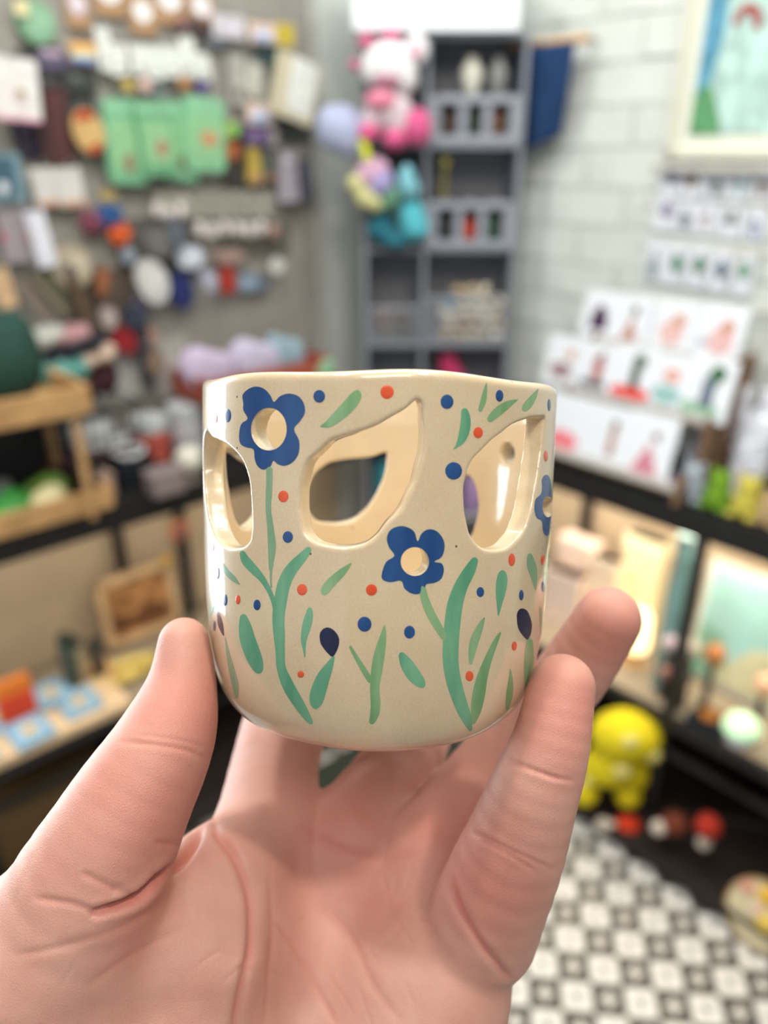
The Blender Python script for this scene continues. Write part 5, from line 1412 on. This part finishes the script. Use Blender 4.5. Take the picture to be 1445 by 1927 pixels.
# ------------------------------------------------------------------ navy cloth on a dowel by the brick wall
xa, xb = RW.x(980, 90, .06), RW.x(1088, 82, .06); zz = RW.on(1040, 84, .06)[2]
t = place('navy_banner', 'navy blue cloth hanging from a wooden dowel on the brick wall beside the tower', 'cloth', frame_at(RW.at((xa + xb) / 2, .06, zz), RW))
wd = xb - xa
def banner():
    vs, fs = [], []; n, m_ = 14, 16
    hl = zz - RW.on(1060, 252, .06)[2]; hl2 = zz - RW.on(1000, 300, .06)[2]
    for side in (0, 1):
        for i in range(n + 1):
            f = i / n
            for j in range(m_ + 1):
                g = j / m_
                L = hl2 + (hl - hl2) * f
                xs = -wd / 2 + wd * f * (1 - .12 * g)
                vs.append((xs, .010 * math.sin(f * 9) * g + .003 * side - .012, -L * g))
    q = (n + 1) * (m_ + 1)
    for i in range(n):
        for j in range(m_):
            a = i * (m_ + 1) + j; fs.append((a, a + 1, a + m_ + 2, a + m_ + 1)); fs.append((a + q, a + q + m_ + 1, a + q + m_ + 2, a + q + 1))
    b = []
    b += [i * (m_ + 1) for i in range(n + 1)]; b += [n * (m_ + 1) + j for j in range(1, m_ + 1)]; b += [i * (m_ + 1) + m_ for i in range(n - 1, -1, -1)]; b += [j for j in range(m_ - 1, 0, -1)]
    for i in range(len(b)): fs.append((b[i], b[(i + 1) % len(b)], b[(i + 1) % len(b)] + q, b[i] + q))
    return vs, fs
vs, fs = banner(); mesh_np('cloth', vs, fs, mat((28, 58, 98), .9, .25, 14), t)
bm = B(); add_cyl(bm, (-wd / 2 - .03, -.004, .004), (wd / 2 + .028, -.004, .004), .008, seg=12); bm_obj('dowel', bm, OAK, t, smooth=True)
bm = B(); add_cyl(bm, (wd / 2 + .014, .0, .004), (wd / 2 + .014, .062, .004), .004, seg=8); add_cyl(bm, (-wd / 2 + .014, .0, .004), (-wd / 2 + .014, .062, .004), .004, seg=8); bm_obj('wall_peg', bm, STEEL, t)

# ------------------------------------------------------------------ framed print, top right
fx0 = RW.x(1262, 250, .015); fz0 = RW.on(1262, 300, .015)[2]
fw_, fh_ = .36, .46
t = place('framed_print', 'large cream frame with a mint and blue landscape print on the brick wall, top right', 'picture frame', frame_at(RW.at(fx0 + fw_ / 2, .018, fz0 + fh_ / 2), RW))
b_ = .020
for c, s in (((0, 0, fh_ / 2 - b_ / 2), (fw_, .022, b_)), ((0, 0, -fh_ / 2 + b_ / 2), (fw_, .022, b_)), ((-fw_ / 2 + b_ / 2, 0, 0), (b_, .022, fh_)), ((fw_ / 2 - b_ / 2, 0, 0), (b_, .022, fh_))):
    bm = B(); add_box(bm, c, s, .003); bm_obj('frame_bar', bm, mat((212, 212, 196), .5, .04), t)
flat('mount_board', rrect(fw_ - 2 * b_, fh_ - 2 * b_, .01), .002, .008, mat((222, 226, 212), .7, .02), t)
iw, ih = fw_ - .088, fh_ - .095
flat('print', rrect(iw, ih, .01), .0, .0025, mat((176, 208, 200), .7, .30, 26), t)
flat('blue_sky_wash', [(-iw / 2, ih / 2), (-iw / 2, -ih * .30), (-iw * .40, -ih * .28), (-iw * .34, -ih * .0), (-iw * .36, ih * .25), (-iw * .1, ih * .38), (iw * .2, ih / 2)], -.0015, .0005, mat((90, 150, 176), .7, .35, 30), t)
flat('green_bushes', [(-iw / 2, -ih / 2), (-iw / 2, -ih * .30), (-iw * .40, -ih * .24), (-iw * .33, -ih * .34), (-iw * .25, -ih / 2)], -.002, .0005, mat((92, 150, 104), .7, .3, 60), t)
ac = RW.on(1404, 38, .02); ax_ = (ac - RW.at(fx0 + fw_ / 2, .018, 0)) @ RW.X; az_ = ac[2] - (fz0 + fh_ / 2)
flat('red_arch', [(ax_ + .030 * math.cos(a), az_ - .01 + .038 * math.sin(a)) for a in [math.pi * k / 10 - .3 for k in range(11)] + []] + [(ax_ + .016 * math.cos(a), az_ - .01 + .022 * math.sin(a)) for a in [math.pi - .0 - math.pi * k / 10 for k in range(11)]], -.0025, .0005, C_(160, 70, 66), t)
t = place('under_frame_strip', 'narrow grey strip along the shadow line under the framed print', 'ledge', frame_at(RW.at(fx0 + .2, .02, fz0 - .018), RW))  # grey strip set where the frame's shadow falls on the wall
bm = B(); add_box(bm, (0, 0, 0), (.42, .035, .010), .002); bm_obj('board', bm, mat((176, 176, 168), .6), t); bm = B(); add_box(bm, (0, -.018, .003), (.42, .003, .016)); bm_obj('lip', bm, mat((186, 186, 180), .6), t)

# ------------------------------------------------------------------ small sticker sheets, three rows on the wall
rs = random.Random(2)
ORD = ('first', 'second', 'third', 'fourth', 'fifth', 'sixth', 'seventh')
rows = [([(1262, 342), (1304, 344), (1348, 346), (1392, 350), (1440, 350)], 40, 58, 'top'), ([(1250, 404), (1292, 408), (1333, 412), (1377, 418), (1422, 422)], 40, 62, 'middle'), ([(1232, 492), (1270, 498), (1312, 504), (1354, 512), (1400, 520)], 38, 78, 'bottom')]
cs = [[(124, 124, 156), (112, 96, 76), (92, 108, 106), (150, 180, 180), (124, 108, 104)], [(140, 132, 162), (112, 128, 138), (190, 186, 190), (126, 132, 130), (150, 158, 182)], [(142, 158, 158), (92, 140, 118), (80, 128, 96), (84, 104, 122), (108, 158, 128)]]
for r, (pts, w, h, nm) in enumerate(rows):
    for k, (px, py) in enumerate(pts):
        c = cs[r][k]
        hang(RW, px, py, w, h, (222, 226, 234), 'small white sticker card, %s from left, %s row on brick wall' % (ORD[k], nm), 'sticker card', 'sticker_card',
             [('sticker', 'o', rs.uniform(-.12, .12), rs.uniform(-.25, .15), .56, .44, c), ('sticker_tip', 't', rs.uniform(-.1, .1), .14, .3, .26, tuple(int(v * .85) for v in c))], off=.016, tilt=random.uniform(-1, 1), group='sticker cards on the brick wall', corner=.06, hook=False)
t = place('sticker_rack', 'pale slatted rack holding three rows of sticker cards on the brick wall', 'rack', frame_at(RW.at(RW.x(1330, 430, .01), .009, RW.on(1330, 430, .01)[2]), RW))
for z in (.125, .045, -.04, -.155):
    bm = B(); add_box(bm, (.02, 0, z), (.34, .008, .008), .001); bm_obj('rail', bm, mat((206, 206, 200), .5), t)

# ------------------------------------------------------------------ stepped wooden rack of greeting cards
XA, XB = RW.x(1045, 830, .28), RW.x(1240, 885, .28) + .02
TIERS = [(.285, .893, 'bottom'), (.205, 1.015, 'middle'), (.125, 1.115, 'top')]
xr0, xr1 = XA - .02, max(XB, RW.x(1400, 680, .13) + .0)
t = place('card_rack', 'three-step brown wooden rack of greeting cards on the right counter', 'rack', frame_at(RW.at((xr0 + xr1) / 2, 0, CT), RW))
w = xr1 - xr0
BR = mat((128, 100, 74), .6, .15, 20)
for off, z, nm in TIERS:
    bm = B(); add_box(bm, (0, -off + .015, z - CT - .008), (w, .075, .012), .002); bm_obj('step', bm, BR, t)
    bm = B(); add_box(bm, (0, -off - .022, z - CT + .002), (w, .006, .018), .001); bm_obj('lip', bm, mat((206, 202, 196), .5, .04), t)
for s_ in (-1, 1):
    flat_pts = [(.31, 0), (.31, .05), (.235, .055), (.23, .165), (.155, .17), (.15, .27), (.07, .27), (.07, 0)]
    bm = B(); f0 = [bm.verts.new((s_ * w / 2, -p[0], p[1])) for p in flat_pts]; f1 = [bm.verts.new((s_ * (w / 2 - .012), -p[0], p[1])) for p in flat_pts]
    bm.faces.new(f0); bm.faces.new(f1[::-1])
    for i in range(8): bm.faces.new((f0[i], f1[i], f1[(i + 1) % 8], f0[(i + 1) % 8]))
    bmesh.ops.recalc_face_normals(bm, faces=bm.faces); bm_obj('side_panel', bm, BR, t)
CARDS = [
 (0, 1066, 795, 74, 96, 'with a coral pink print', [('print', 'o', -.05, -.3, .8, .34, (232, 128, 136))]),
 (0, 1146, 812, 76, 100, 'with a slim tan figure', [('figure', 'r', .1, -.1, .16, .5, (176, 140, 128)), ('head_print', 'o', .12, .2, .16, .14, (110, 96, 92))]),
 (0, 1222, 842, 84, 106, 'with a pink-dressed figure', [('dress', 't', 0, -.2, .6, .5, (206, 132, 148)), ('head_print', 'o', .1, .16, .16, .14, (140, 108, 110))]),
 (1, 1062, 682, 66, 84, 'with a tan and rose seated figure', [('figure', 'o', -.05, -.2, .6, .34, (160, 134, 138)), ('head_print', 'o', .15, .14, .2, .24, (200, 156, 130))]),
 (1, 1124, 694, 64, 86, 'with a red-coated figure on grey', [('coat', 'r', .02, -.02, .26, .5, (172, 100, 94)), ('ground', 'r', -.05, -.32, .7, .14, (92, 98, 108)), ('head_print', 'o', .08, .26, .14, .12, (80, 62, 60))]),
 (1, 1192, 706, 72, 96, 'with a dark green figure above a bright red cloth', [('red_cloth', 'o', 0, -.34, 1.0, .24, (226, 62, 54)), ('figure', 'r', .05, -.05, .22, .42, (74, 84, 66)), ('head_print', 'o', .1, .24, .3, .24, (66, 92, 66))]),
 (1, 1262, 722, 74, 96, 'with a mint skirt and peach head', [('skirt', 'o', -.05, -.22, .7, .34, (150, 192, 188)), ('head_print', 'o', .0, .12, .4, .26, (222, 170, 156))]),
 (1, 1332, 742, 82, 104, 'with a green and slate figure', [('base_print', 'o', -.1, -.34, .9, .26, (150, 188, 160)), ('figure', 'r', 0, -.05, .28, .5, (98, 112, 126)), ('head_print', 'o', .12, .26, .36, .28, (62, 104, 72))]),
 (2, 1130, 590, 62, 84, 'with a dark plum hooded shape', [('cloak', 'd', 0, -.05, .5, .5, (70, 40, 72))]),
 (2, 1190, 602, 62, 86, 'with a tan and brown figure', [('figure', 't', 0, -.16, .5, .5, (186, 140, 126)), ('head_print', 'o', .05, .18, .2, .2, (96, 80, 72))]),
 (2, 1266, 618, 76, 90, 'with a pale peach embracing pair', [('figure', 'o', 0, -.12, .56, .5, (222, 186, 180)), ('head_print', 'o', .12, .12, .3, .26, (206, 152, 132))]),
 (2, 1352, 640, 84, 96, 'with a peach pair and grey lettering', [('figure', 'o', .06, -.14, .54, .48, (220, 180, 178)), ('head_print', 'o', .14, .12, .3, .26, (204, 148, 128)), ('shade_print', 'r', -.3, -.2, .2, .12, (170, 172, 180))]),
]
for tier, px, py, w, h, lb, mo in CARDS:
    off, z, nm = TIERS[tier]
    P = RW.on(px, py, off); W_, H_ = RW.size(px, py, w * 1.06, h * 1.08, off)
    M = frame_at((P[0], P[1], z + H_ * .49), RW, 0, -12)
    t = place('greeting_card', 'white card %s, %s rack step' % (lb, nm), 'greeting card', M, 'greeting cards on the wooden rack')
    flat('card', rrect(W_, H_, .02), -.001, .001, mat((228, 234, 240), .5, .02), t)
    for i, (n_, k, dx, dz, mw, mh, mc) in enumerate(mo):
        flat(n_, shape(k, mw * W_, mh * H_, dx * W_, dz * H_), -.0016 - .0004 * i, -.0008, C_(*mc), t)

# ------------------------------------------------------------------ goods on the right counter beyond the rack
for px, py, w, h, lb, tl in ((1352, 810, 70, 130, 'tall crinkled clear packet with white contents behind the grey plush', 8), (1412, 845, 72, 130, 'crinkled clear packet with bluish-white contents at the right edge', 12), (1310, 880, 56, 90, 'short cloudy packet right of the card rack', 14), (1440, 790, 50, 110, 'cloudy packet at the far right edge of the counter', 4), (1385, 770, 40, 90, 'narrow cloudy packet at the back', 0)):
    off = .16 if py > 840 else .1
    P = RW.on(px, py, off); W_, H_ = RW.size(px, py, w, h, off)
    zb = max(CT, P[2] - H_ / 2)
    t = place('clear_packet', lb, 'packet', frame_at((P[0], P[1], zb), RW, 0, -8))
    vs, fs = [], []; n = 12
    rs = random.Random(px)
    for j in range(n + 1):
        g = j / n
        for k in range(16):
            a = 2 * math.pi * k / 16; sw = math.sin(math.pi * min(max(g * .9 + .08, 0), 1)) ** .4
            vs.append((W_ / 2 * math.cos(a) * (.9 + .1 * rs.random()), .022 * sw * math.sin(a) + .003 * rs.uniform(-1, 1), H_ * g + tl * .0))
    for j in range(n):
        for k in range(16): fs.append((j * 16 + k, j * 16 + (k + 1) % 16, (j + 1) * 16 + (k + 1) % 16, (j + 1) * 16 + k))
    fs.append(tuple(range(15, -1, -1))); fs.append(tuple(n * 16 + k for k in range(16)))
    mesh_np('packet_body', vs, fs, mat((216, 220, 230), .15, .06, 60, .6), t, False)
    flat('insert_card', rrect(W_ * .5, H_ * .4, .1), -.027, -.021, C_(206, 196, 206), t)
def figure(px, py, sc, c, lb, z=CT, pl=RW, name='small_plush', off=.26):
    P = pl.on(px, py, off); t = place(name, lb, 'plush toy', frame_at((P[0], P[1], z), pl))
    blob('body', [((0, 0, .03 * sc), (.03 * sc, .026 * sc, .032 * sc)), ((0, 0, .068 * sc), (.024 * sc, .022 * sc, .024 * sc))], C_(*c, .9), t, .004, .015)
    for s_ in (-1, 1):
        blob('foot', [((s_ * .02 * sc, -.018 * sc, .009 * sc), (.013 * sc, .014 * sc, .009 * sc))], C_(*[int(v * .92) for v in c], .9), t, .004)
        bm = B(); add_ball(bm, (s_ * .009 * sc, -.021 * sc, .072 * sc), .003 * sc); bm_obj('eye', bm, C_(30, 30, 30, .2), t)
        bm = B(); add_ball(bm, (s_ * .018 * sc, 0, .092 * sc), .008 * sc); bm_obj('ear', bm, C_(*c, .9), t, smooth=True)
figure(1300, 930, .85, (160, 170, 180), 'pale grey-blue little plush at the counter edge beside the card rack')
figure(1258, 935, .5, (134, 126, 142), 'tiny mauve-grey plush beside the pale grey-blue one')
figure(1348, 945, .85, (112, 156, 40), 'leaf green little plush at the counter edge')
figure(1398, 975, .9, (196, 186, 78), 'yellow little plush at the right counter edge')
figure(1440, 990, .7, (186, 160, 116), 'tan little plush at the right edge of the photo')
# ------------------------------------------------------------------ lower shelf, right side
def card_box(px, py, w, h, c, lb, off, d=.05, emit=0):
    P = RW.on(px, py, off); W_, H_ = RW.size(px, py, w, h, off)
    t = place('gift_box', lb, 'box', frame_at((P[0], P[1], LS), RW)); hh = max(P[2] + H_ / 2 - LS, .04)
    bm = B(); add_box(bm, (0, 0, hh / 2), (W_, d, hh), .002); bm_obj('box_body', bm, C_(*c), t)
    bm = B(); add_box(bm, (0, 0, hh * .94), (W_ * 1.02, d * 1.04, hh * .12), .001); bm_obj('lid', bm, C_(*[min(255, v + 8) for v in c]), t)
    flat('label', rrect(W_ * .6, hh * .25, .1), -d / 2 - .0016, -d / 2 + .001, C_(*[int(v * .9) for v in c]), t)
card_box(1090, 1060, 66, 90, (236, 214, 200), 'tall pale pink box at the left of the right lower shelf', .10)
card_box(1062, 1130, 66, 110, (236, 214, 198), 'pale pink box next to the cup in front of the tall one', .16)
card_box(1140, 1100, 52, 100, (240, 218, 192), 'peach box in the middle of the right lower shelf', .14)
card_box(1212, 1070, 70, 120, (240, 226, 186), 'cream box standing behind the glowing lamp', .10)
P = RW.on(1190, 1150, .2)
t = place('glowing_lamp', 'small glowing warm lamp on the right lower shelf behind the ring fingertip', 'lamp', frame_at((P[0] + .02, P[1], LS), RW))
bm = B(); add_lathe(bm, [(.026, 0), (.028, .004), (.012, .01), (.008, .05)], 18); bm_obj('lamp_base', bm, OAK, t)
bm = B(); add_lathe(bm, [(.030, .045), (.034, .06), (.030, .13), (.02, .15)], 20); bm_obj('lamp_shade', bm, mat((255, 226, 170), .6, .02, 20, .3, 0, 0, 2.2), t, smooth=True)
P = RW.on(1283, 1080, .22)
t = place('teal_vase', 'slim teal glass vase left of the counter post', 'vase', frame_at((P[0], P[1], LS), RW))
hh = RW.on(1283, 1005, .22)[2] - LS
bm = B(); add_lathe(bm, [(.018, 0), (.024, .006), (.025, hh * .6), (.018, hh * .85), (.022, hh)], 20); bm_obj('vase_body', bm, mat((122, 164, 162), .12, .1, 20, .6, 0, 0, 0, 0, 1), t, smooth=True)
bm = B(); add_lathe(bm, [(.022, hh - .001), (.025, hh + .002), (.022, hh + .005)], 20); bm_obj('rim', bm, C_(150, 186, 184, .2), t, smooth=True)
# leaning mint print
fx = RW.x(1318, 1130, .12); P = RW.at(fx + .17, .11, LS + .155)
t = place('leaning_print', 'mint blue landscape canvas with a pale path leaning on the right lower shelf', 'painting', frame_at(P, RW, 0, -6))
flat('canvas', rrect(.34, .30, .02), -.008, .008, mat((198, 206, 196), .7, .03), t)
flat('sky_paint', rrect(.315, .275, .01), -.0095, -.007, mat((158, 204, 200), .7, .12, 10), t)
flat('path_paint', [(-.12, -.137), (.157, -.137), (.157, -.04), (.05, .0), (-.03, -.02), (-.09, -.09)], -.0105, -.007, mat((206, 206, 172), .7, .12, 14), t)
flat('green_paint', [(-.157, -.137), (-.12, -.137), (-.08, -.085), (-.10, -.02), (-.157, .0)], -.0105, -.007, mat((132, 180, 160), .7, .12, 14), t)
flat('red_paint', ell(.012, .014, 10, .075, -.035), -.0115, -.007, C_(200, 112, 100), t)
def egg(px, py, r, c, lb, off=.25, cat='bauble', z=None, metal=0):
    P = RW.on(px, py, off); m_ = pxm(P); r = r * m_
    t = place('round_bauble', lb, cat, frame_at((P[0], P[1], LS), RW), 'baubles on the right lower shelf')
    hgt = max(P[2] - LS, r + .004)
    bm = B(); add_ball(bm, (0, 0, hgt), r, (1, 1, 1.15), 3); bm_obj('ball', bm, C_(*c, .25), t, smooth=True)
    bm = B(); add_lathe(bm, [(r * .6, 0), (r * .4, .003), (r * .3, hgt - r)], 14); bm_obj('foot', bm, C_(60, 52, 48), t)
egg(1262, 1212, 16, (190, 174, 180), 'mauve-white bauble just left of the counter post')
egg(1302, 1222, 17, (186, 180, 160), 'cream bauble just right of the counter post')
egg(1345, 1232, 20, (176, 116, 66), 'copper-brown bauble in front of the mint canvas')
egg(1256, 1264, 14, (176, 124, 112), 'dull pink bauble below the mauve-white one')
egg(1290, 1272, 14, (96, 88, 76), 'dark olive bauble right of the dull pink one')
egg(1440, 1290, 20, (224, 174, 140), 'peach bauble at the right edge of the photo')
P = RW.on(1345, 1310, .27)
t = place('copper_dish', 'round copper dish on a black block on the right lower shelf', 'dish', frame_at((P[0], P[1], LS), RW))
bm = B(); add_box(bm, (0, 0, .012), (.085, .05, .024), .002); bm_obj('block', bm, C_(26, 34, 38), t); bm = B(); add_lathe(bm, [(.014, .024), (.022, .03), (.024, .036), (.016, .03)], 20); bm_obj('dish_body', bm, mat((190, 120, 60), .25, .1, 20, .5, 0, .6), t, smooth=True)
P = RW.on(1395, 1372, .34)
t = place('mint_mushroom_lamp', 'small glowing mint-topped mushroom lamp hooked on the right shelf edge', 'lamp', frame_at(P, RW))
r = 34 * pxm(P)
bm = B(); add_lathe(bm, [(r * 1.0, -.002), (r * 1.02, .006), (r * .8, r * .62), (r * .4, r * .9), (.002, r)], 24); bm_obj('cap', bm, mat((196, 236, 190), .3, .02, 20, .4, 0, 0, .55), t, smooth=True)
bm = B(); add_lathe(bm, [(r * .35, -r), (r * .6, -r * .85), (r * .85, 0), (r * .6, .0)], 24); bm_obj('stem', bm, mat((206, 214, 232), .3, .02), t, smooth=True)
bm = B(); add_cyl(bm, (0, 0, r * .1), (0, .045, r * .1), .003, seg=8); bm_obj('hook', bm, STEEL, t)
# yellow spotted plush hanging by the post
P = RW.on(1160, 1430, .345); m_ = pxm(P)
t = place('yellow_spotted_plush', 'bright yellow mushroom-capped plush with pale spots hanging below the right shelf', 'plush toy', frame_at(P, TW))
Y = C_(212, 196, 24, .8)
def yl(px, py, d=0): return ((px - 1160) * m_, -d, -(py - 1430) * m_ * 1.1)
blob('cap', [(yl(1170, 1375), (66 * m_, 50 * m_, 48 * m_)), (yl(1215, 1400), (26 * m_, 30 * m_, 36 * m_))], Y, t, .004, .012)
blob('body', [(yl(1150, 1440), (46 * m_, 40 * m_, 46 * m_)), (yl(1195, 1460), (30 * m_, 30 * m_, 40 * m_)), (yl(1120, 1450), (24 * m_, 26 * m_, 30 * m_))], Y, t, .004, .015)
for x, y in ((1108, 1500), (1192, 1506)): blob('leg', [(yl(x, y, .005), (25 * m_, 25 * m_, 26 * m_))], C_(222, 204, 30, .8), t, .004)
for x, y, r, d in ((1162, 1355, 15, 44), (1212, 1392, 14, 36), (1157, 1420, 16, 42), (1100, 1455, 9, 26)):
    blob('spot', [(yl(x, y, d * m_), (r * m_, 7 * m_, r * m_ * .9))], C_(226, 216, 130, .8), t, .003)
bm = B(); c = yl(1178, 1345); add_cyl(bm, (c[0], c[1], c[2]), (c[0] + .0, c[1] + .03, c[2] + .05), .0015, seg=6); bm_obj('cord', bm, BLACK, t)
# felt mushrooms strung along the base
for k, (px, py, sx, sy, c, lb) in enumerate(((1180, 1556, 1113, 1550, (206, 60, 26), 'bright red capped felt mushroom lying on its side, left of the garland'), (1268, 1550, 1238, 1562, (104, 50, 32), 'rust brown capped felt mushroom in the middle of the garland'), (1332, 1556, 1332, 1600, (164, 46, 30), 'deep red capped felt mushroom hanging stem down, right of the garland'))):
    P = RW.on(px, py, .355); m_ = pxm(P); t = place('felt_mushroom', lb, 'felt mushroom', frame_at(P, TW), 'felt mushrooms on a string')
    d = np.array([sx - px, 0, -(sy - py)]) * m_ * (.75 if k == 0 else 1)
    n = d / np.linalg.norm(d)
    blob('cap', [((0, 0, 0), 23 * m_), (tuple(-n * 6 * m_), 20 * m_)], C_(*c, .9), t, .003, .006)
    blob('stem', [(tuple(d * .92), 14 * m_), (tuple(d * .6), 10 * m_)], C_(196, 186, 172, .9), t, .003, .008)
pa, pb = RW.on(1100, 1530, .36), RW.on(1420, 1620, .36)
bm = B(); last = None
pts3 = [RW.on(x, y, .36) for x, y in ((1100, 1500), (1180, 1534), (1268, 1530), (1332, 1534), (1445, 1560))]
for a, b2 in zip(pts3, pts3[1:]): add_cyl(bm, a, b2, .0012, seg=6)
tag(bm_obj('garland_string', bm, BLACK), 'thin dark string carrying the felt mushrooms below the right shelf', 'string')
# round embroidered hoop at the lower right
P = RW.on(1432, 1722, .38)
m_ = pxm(P)
t = place('flower_hoop', 'round cream hoop with pink and yellow blossoms leaning at the lower right edge', 'hoop', frame_at(P, RW, 0, -25))
r = 62 * m_
bm = B(); add_cyl(bm, (0, -.004, 0), (0, .004, 0), r, seg=36); bm_obj('disc', bm, mat((208, 196, 160), .7, .15, 60), t)
bm = B(); 
for k in range(36):
    a = 2 * math.pi * k / 36; b2 = 2 * math.pi * (k + 1) / 36
    add_cyl(bm, (r * math.cos(a), 0, r * math.sin(a)), (r * math.cos(b2), 0, r * math.sin(b2)), .005, seg=8)
bm_obj('ring', bm, mat((170, 142, 96), .5, .1), t, smooth=True)
for dx, dz, rr, c in ((-.6, .55, .22, (206, 150, 130)), (.0, .65, .3, (220, 176, 60)), (.2, -.1, .3, (218, 190, 90)), (-.15, .1, .2, (220, 190, 170))):
    blob('blossom', [((dx * r, -.006, dz * r), (rr * r, .006, rr * r))], C_(*c, .8), t, .003)
